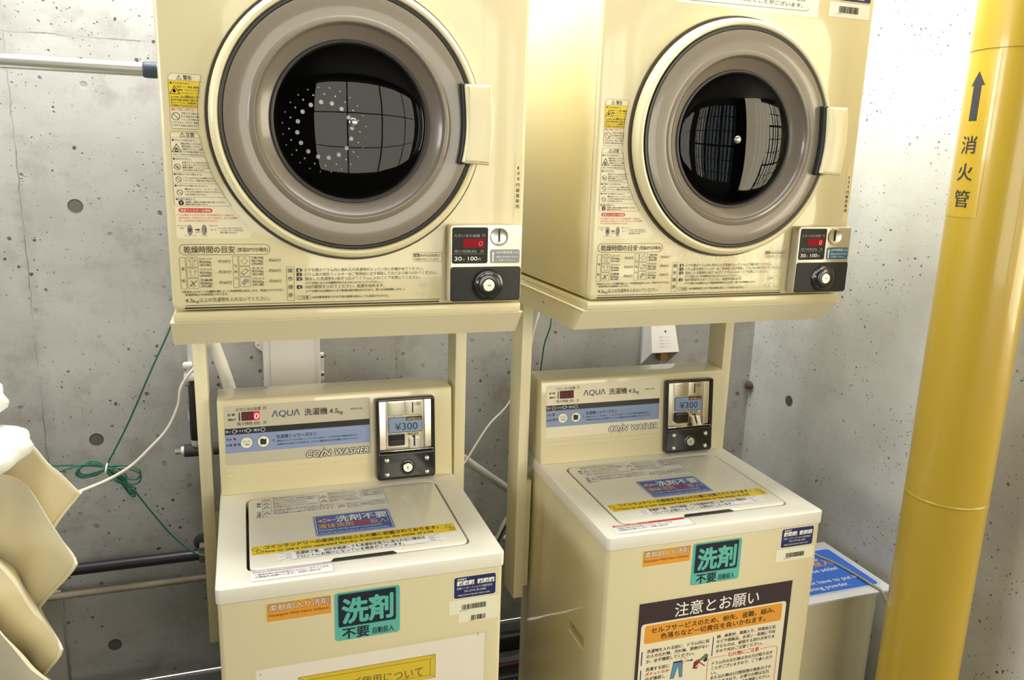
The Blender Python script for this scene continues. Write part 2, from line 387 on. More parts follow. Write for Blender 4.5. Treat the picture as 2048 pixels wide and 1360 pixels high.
# ------------------------------------------------------------------ the room
H = 2.5
def struct(name, m, bxs, label=None):
    bm = bmesh.new()
    for b in bxs: add_box(bm, *b)
    return tag(fin(name, bm, m, None, sm=False), label, None, None, 'structure')
XE = 3.4
struct('floor', floorm, [(-2.2, XE+.2, -3.6, 1.05, -.12, 0)])
struct('wall_back', conc_back, [(-2.2, 1.62, .85, 1.05, 0, H)])
struct('wall_right', conc_right, [(1.42, 1.62, -.26, .85, 0, H), (1.62, XE+.2, -.26, -.06, 0, H)])
wy0, wy1, wz0, wz1 = -1.1, .25, 1.65, 2.35
struct('wall_left', conc_dark, [(-2.2, -2.0, -3.4, wy0, 0, H), (-2.2, -2.0, wy1, .85, 0, H), (-2.2, -2.0, wy0, wy1, 0, wz0), (-2.2, -2.0, wy0, wy1, wz1, H)])
fx0, fx1, fz0, fz1 = -.1, 1.9, 1.0, 2.4
gx0, gx1 = 2.15, 3.3
struct('wall_front', conc_dark, [(-2.2, fx0, -3.6, -3.4, 0, H), (fx1, gx0, -3.6, -3.4, 0, H), (gx1, XE+.2, -3.6, -3.4, 0, H), (fx0, fx1, -3.6, -3.4, 0, fz0), (fx0, fx1, -3.6, -3.4, fz1, H), (gx0, gx1, -3.6, -3.4, 0, fz0), (gx0, gx1, -3.6, -3.4, fz1, H)])
ry0, ry1, rz0, rz1 = -3.3, -.45, .80, 2.42
struct('wall_far_right', conc_dark, [(XE, XE+.2, -3.4, ry0, 0, H), (XE, XE+.2, ry1, -.26, 0, H), (XE, XE+.2, ry0, ry1, 0, rz0), (XE, XE+.2, ry0, ry1, rz1, H)])
kx0, kx1, ky0, ky1 = -.83, 1.38, -.15, .77
struct('ceiling', conc_dark, [(-2.2, kx0, -3.6, 1.05, H, H+.15), (kx1, XE+.2, -3.6, 1.05, H, H+.15), (kx0, kx1, -3.6, ky0, H, H+.15), (kx0, kx1, ky1, 1.05, H, H+.15)])
frame_m = mat('dark_window_frame', (.03, .032, .036), .4)
def grid_window(name, ax, pos, a0, a1, z0, z1, na, nz):
    bxs = []; t = .02
    for i in range(na+1):
        a = a0 + (a1-a0)*i/na; w = .05 if i % 4 == 0 else .014
        lo, hi = max(a0, a-w/2), min(a1, a+w/2)
        bxs.append((lo, hi, pos-t, pos+t, z0, z1) if ax == 'x' else (pos-t, pos+t, lo, hi, z0, z1))
    for j in range(nz+1):
        z = z0 + (z1-z0)*j/nz; w = .03 if j % 3 == 0 else .012; lo, hi = max(z0, z-w/2), min(z1, z+w/2)
        bxs.append((a0, a1, pos-t*.7, pos+t*.7, lo, hi) if ax == 'x' else (pos-t*.7, pos+t*.7, a0, a1, lo, hi))
    struct(name, frame_m, bxs)
grid_window('window_1', 'x', -3.5, fx0, fx1, fz0, fz1, 4, 3)
grid_window('window_4', 'x', -3.5, gx0, gx1, fz0, fz1, 12, 6)
grid_window('window_2', 'y', -2.1, wy0, wy1, wz0, wz1, 8, 6)
grid_window('window_3', 'y', XE+.1, ry0, ry1, rz0, rz1, 20, 8)

# ------------------------------------------------------------------ tumble dryer
FZ = -.4574                       # dryer drawings below are in heights above the washer top; this brings them to the dryer's own base
def make_dryer(loc, rz, label, right):
    root = empty('tumble_dryer', loc, rz, label, 'dryer', 'coin dryers on stands')
    y0, y1 = .083, .60
    F = Frame((0, y0, FZ), (1, 0, 0), (0, 0, 1)); Fl = Frame((0, y0, 0), (1, 0, 0), (0, 0, 1))
    cx, cz = -.0099, .7959
    # cabinet: wrapped shell, front sheet with the door opening, back sheet with the vent opening
    bm = bmesh.new(); pr = rr(-.3101, .0205, .3101, .69, .012, 5); n = len(pr)
    prof = [(0.010, 0), (0.003, .003), (0.0, .010)]
    A = [bm.verts.new((x, y0+.009, z)) for x, z in pr]; B = [bm.verts.new((x, y1, z)) for x, z in pr]
    for i in range(n): bm.faces.new((A[i], B[i], B[(i+1) % n], A[(i+1) % n]))
    cab = fin('cabinet', bm, paint, root)
    link('front_sheet', plate_mesh(Fl, [rr(-.3101, .0205, .3101, .69, .012, 5), circ(cx, cz+FZ, .150, 64)], -.020, 0, .0085), paint, cab)
    Fb = Frame((0, y1, 0), (1, 0, 0), (0, 0, 1))
    link('back_sheet', plate_mesh(Fb, [rr(-.309, .0205, .309, .689, .012, 5), circ(cx, cz+FZ, .125, 48)], 0, .004, 0), paint, cab)
    box('base_panel', -.3096, .3096, y0+.0015, y1-.001, 0, .0185, paint, root, .003)
    # drum with punched back
    holes = [(cx + rad*math.cos(2*PI*(i+ph)/k), cz+FZ + rad*math.sin(2*PI*(i+ph)/k), hr) for rad, k, hr, ph in ((.060, 16, .0048, .3), (.077, 20, .0019, 0), (.091, 24, .0015, .5)) for i in range(k)]
    Fd = Frame((0, .52, 0), (1, 0, 0), (0, 0, 1))
    link('drum', plate_mesh(Fd, [circ(cx, cz+FZ, .262, 64)] + [circ(x, z, r, 12) for x, z, r in holes], 0, .003, 0), drumk, root)
    lathe('drum_wall', F, cx, cz, [(.146, -.020), (.262, -.06), (.262, -.437)], drumk, root, 64)
    # door
    door = lathe('door', F, cx, cz, [(.226, .001), (.2282, .006), (.2282, .013), (.2268, .021), (.2230, .0265), (.2190, .0285), (.2150, .0275), (.2125, .023), (.2122, .012)], doorc, root)
    lathe('painted_gap_shade', F, cx, cz, [(.2335, .0004), (.2335, .0022), (.2255, .0022)], BR, door)  # dark ring paints the shade between door and front sheet
    lathe('gasket', F, cx, cz, [(.2126, .016), (.2122, .0262), (.2105, .0275), (.2068, .0268), (.2066, .020)], black, door)
    lathe('window_surround', F, cx, cz, [(.2070, .022), (.2050, .0285), (.198, .0305), (.180, .0312), (.168, .0300), (.164, .0330), (.1590, .0335), (.1565, .030)], taupe, door)
    lathe('window_funnel', F, cx, cz, [(.1568, .0312), (.1545, .024), (.1530, .0225), (.141, .0125), (.1335, .009)], taupe2, door)
    lathe('window_seal', F, cx, cz, [(.1345, .0088), (.1335, .0112), (.1310, .0118), (.1280, .0105), (.1255, .006)], black, door)
    gl = [(.1285, .0075)] + [(.1285*math.cos(a), .0075 + .010*math.sin(a)) for a in [PI/2*i/10 for i in range(1, 10)]] + [(0, .0175)]
    lathe('door_glass', F, cx, cz, gl, glass, door)
    lathe('hub_cap', F, cx+.001, cz+.001, [(.0080, .0165), (.0080, .0190), (.0064, .0212), (.003, .0224), (0, .0226)], chrome, door, 24)
    hp = [(.1765, .8655), (.180, .8672), (.221, .8680), (.2236, .866), (.2270, .845), (.2295, .815), (.2300, .795), (.2285, .77), (.2245, .735), (.2220, .7325), (.1775, .7350), (.1740, .7375), (.1775, .755), (.1805, .78), (.1812, .80), (.1803, .825), (.1785, .845)]
    link('handle_recess', plate_mesh(F, [[(x + (-.004 if x < .2 else -.005), cz + (z-cz)*(1.035 if x < .2 else .96)) for x, z in hp]], .010, .0440, .003), black, door)
    link('handle', plate_mesh(F, [hp], .0425, .0560, .0055), doorc, door)
    # coin panel
    P = Frame((0, .0587, FZ), (1, 0, 0), (0, 0, 1))
    pn = link('control_panel', plate_mesh(P, [rr(.1603, .4835, .2990, .6255, .006)], -.0244, 0, .003), goldpl if not right else mat('shaded_gold_plate', (.62, .58, .48), .32, metal=.6, coat=.3), root)  # right panel repeats the gold plate, its duller reflection put into the colour
    d = Decal(P); d.rr(.1645, .5558, .2326, .6220, .004, mat('display_smoke', (.02, .019, .012), .5, spec=.25), 0)
    d.text('ただいまの金額  円', .1690, .6040, .0058, ink('#8d8878'), .058); d.rect(.1860, .5850, .2255, .6010, led_glow, 1)
    d.text('0', .2140, .5866, .0125, led_red if right else ink('#d8404a'), .0075, 3, .02, .12)
    d.text('残り時間(約)   分', .1690, .5755, .0056, ink('#8d8878'), .056); d.line(.1665, .5735, .2255, .5735, .0004, GRY)
    d.text('30', .1695, .5605, .0098, WHI, .0135, 3, .02); d.text('分', .1842, .5608, .0050, GRY); d.text('100', .1950, .5605, .0098, WHI, .0175, 3, .02); d.text('円', .2140, .5608, .0055, ink('#c9b58a'))
    d.build('display', pn)
    dm = bpy.data.objects.new('x', None); bpy.data.objects.remove(dm)
    lathe('coin_slot', P, .2540, .6050, [(.0172, 0), (.0172, .0022), (.0160, .0032), (.0130, .0020), (.006, .0010), (0, .0008)], satin, pn, 32)
    link('slot_opening', plate_mesh(P, [rr(.2526, .5955, .2550, .6185, .0010, 3)], .0008, .0036, 0), black, pn)
    d = Decal(P); tl = GRY if not right else TEAL; d.rr(.2370, .5560, .2950, .5815, .0035, tl, 0)
    d.poly([(.2400, .5720), (.2458, .5720), (.2429, .5795)], WHI); d.rect(.2414, .5585, .2444, .5722, WHI)
    d.text('100円硬貨投入口', .2475, .5735, .0055, WHI, .045); d.text('硬貨投入後は返却できません', .2490, .5660, .0038, WHI, .043); d.text('ご注意ください。', .2490, .5600, .0038, WHI, .036)
    d.build('coin_label', pn)
    cv = link('cash_cover', plate_mesh(P, [rr(.1626, .4857, .2975, .5498, .005)], -.001, .0022, .001), blackm, pn)
    lathe('lock_boss', P, .2326, .5164, [(.030, .002), (.029, .0045), (.026, .0060), (.024, .0062), (.0215, .0115), (.0195, .0125), (.013, .0125), (.0115, .010)], blackp, cv, 40)
    lathe('key_lock', P, .2326, .5164, [(.0112, .008), (.0112, .0125), (.0100, .0138), (0, .0138)], goldpl if not right else satin, cv, 28)
    link('keyhole', plate_mesh(P, [rr(.2300, .5157, .2365, .5173, .0006, 2)], .0137, .0141, 0), black, cv)
    for dx in (-.0285, .0285):
        lathe('cover_screw', P, .2326+dx, .5164, [(.0028, .002), (.0022, .0032), (0, .0033)], black, cv, 12)
    # warning sticker beside the door
    xr = lambda z, R=.2440: cx - math.sqrt(R*R - (z-cz)**2)
    W = Decal(F); T = .0004
    zs = [.600 + .168*i/14 for i in range(15)]
    W.poly([(-.2965, .604), (-.2935, .600), (-.185, .600), (-.1795, .603)] + [(xr(z, .2465), z) for z in zs[1:]] + [(-.2965, .768)], LTC, 0)
    zs2 = [.7765 + .0815*i/10 for i in range(11)]
    W.poly([(-.2945, .7765)] + [(xr(z), z) for z in zs2] + [(-.248, .860), (-.290, .860), (-.2945, .856)], LTC, 0)
    W.poly([(-.2945, .8085)] + [(xr(z), z) for z in [.8085 + .041*i/6 for i in range(7)]] + [(-.2945, .8495)], YEL)
    W.outline([(-.2925, .7755), (-.2945, .7780)] + [(-.2945, .856), (-.290, .860), (-.248, .860), (-.2445, .857)] + [(xr(z), z) for z in zs2[::-1][:-1]] + [(-.2535, .7755)], T, BR)
    W.line(-.2945, .8495, -.2435, .8495, T, BR); W.line(-.2945, .8085, xr(.8085), .8085, T, BR)
    W.tri(-.2825, .8512, .0075, K, .0006); W.text('!', -.2793, .8516, .0055, K, None, 3); W.text('警告', -.2725, .8508, .0075, K, .0125, 3, .02)
    W.text('●引火の恐れあり。', -.2925, .8435, .0042, K, .031, 3, .012)
    W.tri(-.2930, .8290, .0140, K, .0010); W.poly([(-.2882, .8310), (-.2890, .8335), (-.2872, .8365), (-.2862, .8380), (-.2852, .8350), (-.2840, .8335), (-.2850, .8310)], K)
    tx = ['食用ガソリン、食用油、動植物油', '機械油、ドライクリーニング油', 'ベンジンやシンナー、ガソ', 'リン、樹脂(セルロース系)']
    for i, s in enumerate(tx): W.text(s, -.2825 + .0016*i, .8385 - .0047*i, .0033, K, .0335 - .002*i)
    for i, s in enumerate(['などの付着したおそれのあるもの、およ', '美容用の衣類は洗濯後でも絶対に乾', '燥しないでください。油の酸化熱によ', 'る自然発火や引火の恐れがあります。']): W.text(s, -.2925, .8225 - .0043*i, .0034, K, .0405)
    W.text('●お子様に注意する。', -.2920, .8030, .0043, RED, .0345, 3, .012)
    W.ring(-.2865, .7945, .0058, .0009, BR); W.line(-.2905, .7985, -.2825, .7905, .0009, BR)
    for i, s in enumerate(['子供だけで使わせ', 'たり幼児の手の届', 'くところで使わな']): W.text(s, -.2785, .7978 - .0048*i, .0036, BR, .0262)
    W.text('いでください。やけど、感電', -.2925, .7835, .0036, BR, .038); W.text('けがをする恐れがあります。', -.2925, .7787, .0036, BR, .039)
    zc = [.655 + .116*i/12 for i in range(13)]
    W.outline([(-.2940, .6530), (-.2965, .6555), (-.2965, .768), (-.2935, .7715), (-.2565, .7715)] + [(xr(z), z) for z in zc[::-1][1:]] + [(-.2140, .6530)], T, BR)
    for z in (.7618, .7320, .7075, .6897, .6675): W.line(-.2963, z, xr(z), z, T, BR)
    W.tri(-.2825, .7632, .0075, K, .0006); W.text('!', -.2793, .7636, .0052, K); W.text('注意', -.2735, .7628, .0075, K, .0125, 3, .02)
    W.text('●やけどの恐れあり。', -.2948, .7555, .0043, K, .036, 3, .012); W.tri(-.2955, .7390, .0145, K, .0010); W.text('♨', -.2915, .7398, .0065, K, .0060)
    for i, s in enumerate(['運転が終わってからま', '慢性低温にください。', '乾燥やロドラム、衣類', 'ドアの内側が高温になっ']): W.text(s, -.2820+.0012*i, .7508 - .0043*i, .0033, BR, .030)
    W.text('ており、やけどをする恐れがあります。', -.2952, .7335, .0032, BR, .047)
    W.text('●水をかけない。', -.2948, .7262, .0041, K, .0275, 3, .012); W.ring(-.2888, .7155, .0046, .0008, BR); W.line(-.2920, .7187, -.2856, .7123, .0008, BR); W.disc(-.2892, .7150, .0022, GRY)
    for i, s in enumerate(['本体やドラムに水をかけたり、', 'お洗いをしないでください。', '感電や漏電・ショートによる', '火災の恐れがあります。']): W.text(s, -.2815, .7212 - .0040*i, .0032, BR, (.042, .041, .0415, .034)[i])
    W.text('●衣類は十分に脱水する。', -.2948, .7020, .0041, K, .0435, 3, .012); W.ring(-.2880, .6957, .0042, .0008, BR); W.line(-.2909, .6986, -.2851, .6928, .0008, BR)
    W.text('しずくのたれるような衣類を入れな', -.2810, .6968, .0032, BR, .046); W.text('いでください。感電の恐れがあります。', -.2810, .6925, .0032, BR, .049)
    W.text('●火気や引火物を近づけない。', -.2945, .6838, .0041, K, .050, 3, .012); W.ring(-.2875, .6750, .0042, .0008, BR); W.line(-.2904, .6779, -.2846, .6721, .0008, BR)
    for i, s in enumerate(['運転中はベンジン、シンナー、ガソ', 'ンなどの引火物を近づけないでください。', '火災の原因になります。']): W.text(s, -.2800, .6788 - .0043*i, .0032, BR, (.051, .055, .033)[i])
    W.text('●衣類を確認する。', -.2940, .6620, .0041, K, .031, 3, .012); W.disc(-.2865, .6580, .0042, K); W.text('!', -.2872, .6550, .0060, LTC, .0014)
    W.text('金属類、金属片は衣類から取り除いてください。', -.2800, .6580, .0031, BR, .063); W.text('感電の恐れがあります。', -.2800, .6542, .0031, BR, .034)
    W.rr(-.2910, .6425, -.2395, .6495, .003, RED, 1); W.text('排気フィルターの掃除', -.2885, .6435, .0048, LTC, .0465, 3, .015)
    for i, s in enumerate(['*ドラム奥のフィルターカバーの中央部を引くと本体から', 'はずれます。穴を引いてフィルターをはずし、糸くずの掃除', 'をして必ず元どおり取り付けてください。']): W.text(s, -.2945 + (.003 if i else 0), .6367 - .0047*i, .0036, ink('#c4603c'), (.088, .0905, .060)[i])
    for x, nm in ((-.2755, 'a'), (-.2535, 'b')):
        W.poly([(x + .0034*math.cos(t), .6140 + .0080*math.sin(t)) for t in [2*PI*i/20 for i in range(20)]], GRY, 1); W.outline([(x + .0036*math.cos(t), .6140 + .0082*math.sin(t)) for t in [2*PI*i/20 for i in range(20)]], .0006, BR)
    W.rect(-.2523, .610, -.2515, .618, K, 3); W.rect(-.2775, .611, -.2735, .617, BR, 3)
    W.rect(-.2680, .6133, -.2630, .6153, K); W.poly([(-.2630, .6118), (-.2598, .6143), (-.2630, .6168)], K); W.text('はずす', -.2665, .6088, .0030, BR, .007)
    W.text('(メッシュ)', -.2945, .6195, .0030, BR, .0145); W.text('つまみ', -.2915, .6155, .0030, BR, .007); W.text('フィルターカバー', -.2850, .6028, .0028, BR, .020); W.text('フィルター', -.2590, .6030, .0028, BR, .012)
    W.text('中央のつまみ', -.2455, .6195, .0028, BR, .0135); W.text('糸くず', -.2435, .6130, .0028, BR, .009)
    for i, s in enumerate(['*フィルターに糸くずがたまると', 'フィルターカバーの穴がつまり', '乾きが悪くなります。']): W.text(s, -.2315 + (.003 if i else 0), .6155 - .0037*i, .0030, BR, (.038, .037, .026)[i])
    W.build('warning_sticker', root)
    # printed instructions on the lower front
    D = Decal(F)
    D.outline(rr(-.2940, .5728, -.1505, .5900, .009), .0007, BR); D.text('乾燥時間の目安', -.2870, .5755, .0118, K, .080, 3, .012); D.text('(室温20℃の場合)', -.2030, .5775, .0072, BR, .049)
    for (a0, z1, a1, z0, t) in ((-.2945, .5685, -.2855, .5155, '混紡'), (-.2112, .5705, -.2030, .5160, 'もめん')):
        D.outline(rr(a0, z0, a1, z1, .0015, 3), T*1.3, BR)
        for i, ch in enumerate(t): D.text(ch, a0+.002, (.547 - .020*i) if len(t) == 2 else (.5515 - .0105*i), .0052, BR)
    for c, (a0, tx0, yx) in enumerate(((-.2838, -.2640, -.2340), (-.2012, -.1808, -.1528))):
        for r in range(3):
            z1 = .5690 + .0012*c - .0180*r; D.outline(rr(a0, z1-.0168, a0+.0175, z1, .0018, 3), T*1.3, BR); ox, oz = a0+.00875, z1-.0084
            if (c, r) in ((0, 0), (0, 1)):
                D.outline([(ox-.006, oz+.003), (ox-.0025, oz+.0065), (ox+.0025, oz+.0065), (ox+.006, oz+.003), (ox+.0045, oz+.001), (ox+.003, oz+.003), (ox+.003, oz-.006), (ox-.003, oz-.006), (ox-.003, oz+.003), (ox-.0045, oz+.001)], .0005, BR)
                if r == 0: D.line(ox, oz+.006, ox, oz-.006, .0004, BR)
            elif (c, r) == (0, 2):
                D.line(ox-.006, oz-.005, ox+.006, oz+.005, .0012, BR); D.line(ox-.003, oz+.005, ox+.003, oz-.005, .0012, BR); D.line(ox-.0055, oz-.001, ox+.001, oz-.0065, .0009, GRY)
            elif (c, r) == (1, 0):
                D.outline([(ox-.001, oz+.006), (ox+.001, oz+.006), (ox+.0025, oz+.002), (ox+.006, oz), (ox+.0025, oz-.003), (ox, oz-.006), (ox-.003, oz-.003), (ox-.006, oz), (ox-.0025, oz+.002)], .0005, BR)
            elif (c, r) == (1, 1):
                D.outline([(ox-.006, oz-.002), (ox+.002, oz+.005), (ox+.006, oz+.001), (ox-.002, oz-.006)], .0007, BR); D.line(ox-.005, oz-.003, ox-.001, oz-.0055, .0016, GRY); D.line(ox+.002, oz+.004, ox+.005, oz+.001, .0012, GRY)
            else: D.poly([(ox-.006, oz-.002), (ox-.002, oz+.004), (ox+.001, oz+.006), (ox+.006, oz+.004), (ox+.005, oz-.001), (ox+.001, oz-.002), (ox-.002, oz-.007)], GRY, 1)
            nm = (('カッターシャツ', '約200g', '(約5枚)'), ('ブラウス', '約200g', '(約8枚)'), ('作業服', '約800g', '(約3着)'))[r] if c == 0 else (('下着(半袖)', '約130g', '(約6枚)'), ('タオル', '約70g', '(約15枚)'), ('パジャマ', '約500g', '(約1着)'))[r]
            D.text(nm[0], tx0, z1-.0052, .0044, BR, .0195); D.text(nm[1], tx0, z1-.0106, .0048, BR, .0185); D.text(nm[2], tx0+.0005, z1-.0155, .0042, BR, .018)
            D.line(tx0+.0205, z1-.0085, yx-.001, z1-.0085, .0003, GRY); D.text('約30分' if (c == 0 and r < 2) else '約60分', yx, z1-.0105, .0062, K, .0200, 3, .006)
    D.text('※室温およびセンイの種類や量によって乾燥時間は変化します。室温が10℃下がると', -.2935, .5085, .0042, BR, .164); D.text('乾燥時間は10%程度長くなります。', -.2885, .5035, .0042, BR, .068)
    D.text('4.5', -.2895, .4920, .0085, K, .0125, 3, .008); D.text('kg', -.2760, .4915, .0062, K, .008, 3, .006); D.text('以上の洗濯物を入れないでください。', -.2670, .4925, .0078, K, .1135, 3, .006)
    D.rect(-.2895, .4868, .1478, .4878, K); D.rect(-.2905, .4814, .1478, .4840, K)
    D.outline(rr(-.1240, .4912, -.1118, .5512, .0015, 3), .0005, BR)
    for i, ch in enumerate('操作順序'): D.text(ch, -.1220, .5405 - .0145*i, .0080, K, None, 3, .01)
    rows = (('1', .5425, 'ドアを開きドラム内に他の人の洗濯物が入っていないか確かめてください。', .2105), ('2', .5348, 'ドラム奥の排気フィルターはご使用前に必ず掃除して元どおり取り付けてください。', .2350), ('3', .5270, '脱水した洗濯物を1枚ずつ広げてドラムに入れてドアを閉じてください。', .2045), ('4', .5128, '100円硬貨を入れてください。乾燥を始めます。', .1390))
    for nnn, z, s, w in rows:
        D.poly([(-.1075, z-.0010), (-.1000, z-.0010), (-.0975, z+.0022), (-.1000, z+.0054), (-.1075, z+.0054)], K); D.text(nnn, -.1045, z-.0008, .0058, PAN, .0030, 3, .02); D.text(s, -.0930, z-.0010, .0064, K, w, 3, .004)
    D.text('(ドアを閉じるとき洗濯物がはさまらないようにしてください。)', -.0928, .5195, .0046, BR, .134); D.text('(ドアを開ければ運転はとまり乾燥状態を確かめられます。閉じれば再運転します。)', -.0928, .5052, .0046, BR, .1755)
    D.outline(rr(-.1075, .4930, -.0850, .4995, .001, 2), .0005, BR); D.text('ご注意', -.1045, .4938, .0052, BR, .0165); D.text('100円硬貨専用ですので他の硬貨は投入しても返却されません。', -.0822, .4940, .0046, BR, .1365)
    D.outline(rr(.0985, .5572, .1520, .5738, .0012, 2), .0004, BR); D.rr(.1000, .5658, .1100, .5718, .001, K, 2); D.text('お願い', .1008, .5665, .0042, PAN, .0085); D.text('表示中は送風運転で', .1110, .5660, .0050, BR, .038, 3, .006); D.text('衣類を冷ましています。', .1015, .5590, .0048, BR, .045, 3, .006)
    pale = ink('#f2dc74'); D.outline([(.1330, .5185), (.1475, .5185), (.1490, .5170), (.1490, .4925), (.1475, .4910), (.1330, .4910)], .0010, pale, 2, False); D.text('乾燥', .1105, .5110, .0070, ink('#d3c9ae'), .014); D.text('4.5', .1030, .4935, .0105, ink('#d3c9ae'), .018); D.text('kg', .1300, .4930, .0085, pale, .012, 3, .02)
    D.build('printed_instructions', root)
    S = Decal(F); S.rect(.2895, .634, .3040, .7545, ink('#e6d18e'), 0)
    for i, ch in enumerate('100円硬貨専用'): S.text(ch, .2955 - (.0012 if i < 3 else .0035) , .7260 - .0098*i - (.0 if i < 3 else .002), .0074, BR, (.0020, .0036, .0036)[i] if i < 3 else .0070)
    S.build('coin_strip_sticker', root)
    if right:
        N_ = Decal(F); N_.rect(-.1600, 1.0425, .1675, 1.1150, PAPER, 0); N_.outline([(-.150, 1.052), (-.145, 1.0478), (.135, 1.0518), (.1445, 1.056)], .0008, K, 2, False)
        N_.text('30分以上放置された場合、他のお客様が乾燥機をご使用になるため', -.138, 1.082, .0085, K, .268, 3, .01)
        N_.text('乾燥終了後、洗濯物を取りに戻られない場合', -.125, 1.0690, .0085, K, .258, 3, .01); N_.text('取り出させていただくことがございます。', -.108, 1.0570, .0080, K, .236, 3, .01)
        N_.build('notice_sticker', root)
        N_ = Decal(F); N_.rr(.2130, 1.0785, .2960, 1.122, .004, ink('#e8dcc0'), 0); N_.rr(.2140, 1.0795, .2950, 1.121, .0035, NAVY, 1); N_.text('http://www.', .225, 1.0825, .005, WHI, .055); N_.build('owner_sticker', root)
        N_ = Decal(F); N_.rect(.1930, 1.0480, .2960, 1.0755, ink('#f1e4bb'), 0); N_.bars(.2180, 1.0562, .2675, 1.0690, K, 2, 3); N_.text('00311-02-5', .211, 1.0525, .0025, BR, .014); N_.build('barcode_sticker', root)
        N_ = Decal(F); N_.rect(-.212, .486, .150, .592, film, 0); o = N_.build('clear_tape', root)
    return root

# ------------------------------------------------------------------ coin washer
def make_washer(loc, rz, label, right):
    root = empty('coin_washer', loc, rz, label, 'washing machine', 'coin washers under the dryers')
    Z = .86
    # cabinet with a grip recess in its left side
    bm = bmesh.new(); pr = [(x, y) for x, y in rr(-.2625, .0025, .2625, .520, .009, 5)]; n = len(pr)
    A = [bm.verts.new((x, y, .015)) for x, y in pr]; B = [bm.verts.new((x, y, Z-.0315)) for x, y in pr]
    for i in range(n): bm.faces.new((A[i], A[(i+1) % n], B[(i+1) % n], B[i]))
    bm.faces.new(A[::-1]); bm.faces.new(B)
    cab = fin('cabinet', bm, paint_w, root)
    for s, nm in ((-1, 'left'), (1, 'right')):
        cut = box('cutter', s*.2625-.022, s*.2625+.022, .094, .183, .5390, .5690, paint_w, root)
        md = cab.modifiers.new('b', 'BOOLEAN'); md.operation = 'DIFFERENCE'; md.object = cut; md.solver = 'EXACT'
        dg = bpy.context.evaluated_depsgraph_get(); me = bpy.data.meshes.new_from_object(cab.evaluated_get(dg)); cab.modifiers.clear(); cab.data = me; bpy.data.objects.remove(cut)
    smooth(cab.data, 30)
    for x in (-.23, .23):
        for y in (.04, .48): lathe('foot', Frame((x, y, 0), (1, 0, 0), (0, 1, 0)), 0, 0, [(.02, 0), (.022, .004), (.018, .016), (0, .016)], black, root, 16)
    # top cover
    Ft = Frame((0, 0, Z), (1, 0, 0), (0, 1, 0))
    lid = rr(-.2065, .0520, .2065, .3705, .018, 6)
    slot = [(-.074, .0400), (-.066, .0395), (.064, .0395), (.073, .0410), (.066, .0485), (.060, .0560), (-.060, .0560), (-.067, .0470)]
    top = link('top_cover', plate_mesh(Ft, [rr(-.265, 0, .265, .5225, .009, 5), rr(-.2115, .0490, .2110, .3740, .021, 6)], -.0315, 0, .0040), ivory, root)
    link('lid_well', plate_mesh(Ft, [rr(-.212, .046, .212, .376, .02, 6)], -.030, -.0285, 0), black, top)
    lidp = [(x, y) for x, y in lid]
    L = link('lid', plate_mesh(Ft, [lidp], -.020, .0012, .0025), ivory, root)
    link('lid_grip', plate_mesh(Ft, [[(-.062, .0470), (.062, .0470), (.056, .0570), (-.056, .0570)]], .0005, .0020, .0003), black, L)
    FL = Frame((0, 0, Z+.0012), (1, 0, 0), (0, 1, 0))
    gr = ink('#57524a'); d = Decal(FL)
    d.rect(-.1940, .266, .0850, .3650, ink('#efe9da'), 0)
    d.line(-.178, .270, -.178, .364, .0006, gr); d.line(-.160, .268, -.160, .364, .0005, gr); d.line(-.058, .298, -.058, .362, .0008, gr); d.line(.034, .318, .034, .360, .0007, gr); d.line(.085, .266, .085, .362, .0006, gr)
    d.line(-.192, .298, .085, .298, .0006, gr); d.line(-.022, .268, -.022, .298, .0006, gr); d.line(.026, .268, .026, .298, .0006, gr)
    d.text('警', -.1895, .333, .009, K); d.text('告', -.1895, .321, .009, K); d.text('注', -.1895, .287, .009, K); d.text('意', -.1895, .276, .009, K)
    for x, y in ((-.1755, .330), (-.1755, .312), (-.1755, .283), (-.0545, .338), (-.0545, .316)): d.tri(x, y, .012, K, .0013)
    for x, y in ((-.169, .354), (-.014, .284), (.034, .284)): d.ring(x, y, .0055, .0012, K); d.line(x-.004, y+.004, x+.004, y-.004, .0010, K)
    sm = ['運転中は絶対に手を入れないでください。', '火気を近づけたり、洗濯槽が回転中は', 'ガソリンや灯油などのついた衣類は', '感電のおそれがあります。', '水をかけたりしないでください。', '脱水槽が完全に止まるまでは手など', '幼児に触れさせないでください。', '防水性のシートや衣類は洗わない', '異常振動や水漏れの原因になります。']
    for i in range(9): d.text(sm[i % 9], -.156, .357 - .0095*i - (.004 if i > 5 else 0), .0062, gr, (.075, .094, .088, .070)[i % 4] if i < 6 else .126)
    for i in range(5): d.text(sm[(i+3) % 9], -.038, .353 - .0105*i, .0066, gr, (.062, .068, .06)[i % 3])
    for i in range(4): d.text(sm[(i+5) % 9], .038, .353 - .0095*i, .0060, gr, .044)
    for i in range(3): d.text(sm[(i+1) % 9][:9], -.004, .289 - .0085*i, .0058, gr, .027); d.text(sm[(i+2) % 9][:12], .042, .289 - .0085*i, .0058, gr, .040)
    d.text('型番 MCW', -.192, .2685, .0052, K, .026)
    d.build('caution_sheet', L)
    d = Decal(FL); d.rr(-.0805, .1530, .0800, .2485, .006, ink('#c9c3b0'), 0); d.rr(-.0785, .1550, .0780, .2465, .005, BLU, 1)
    d.outline(rr(-.0760, .1575, .0755, .2440, .004), .0013, ink('#dfe6ee'))
    d.poly([(-.072, .221), (-.058, .229), (-.041, .221), (-.058, .213)], ink('#c7d3e6'), 2); d.line(-.072, .233, -.042, .209, .0035, RED, 3); d.line(-.072, .209, -.042, .233, .0035, RED, 3); d.line(-.042, .221, -.034, .221, .0025, WHI, 2)
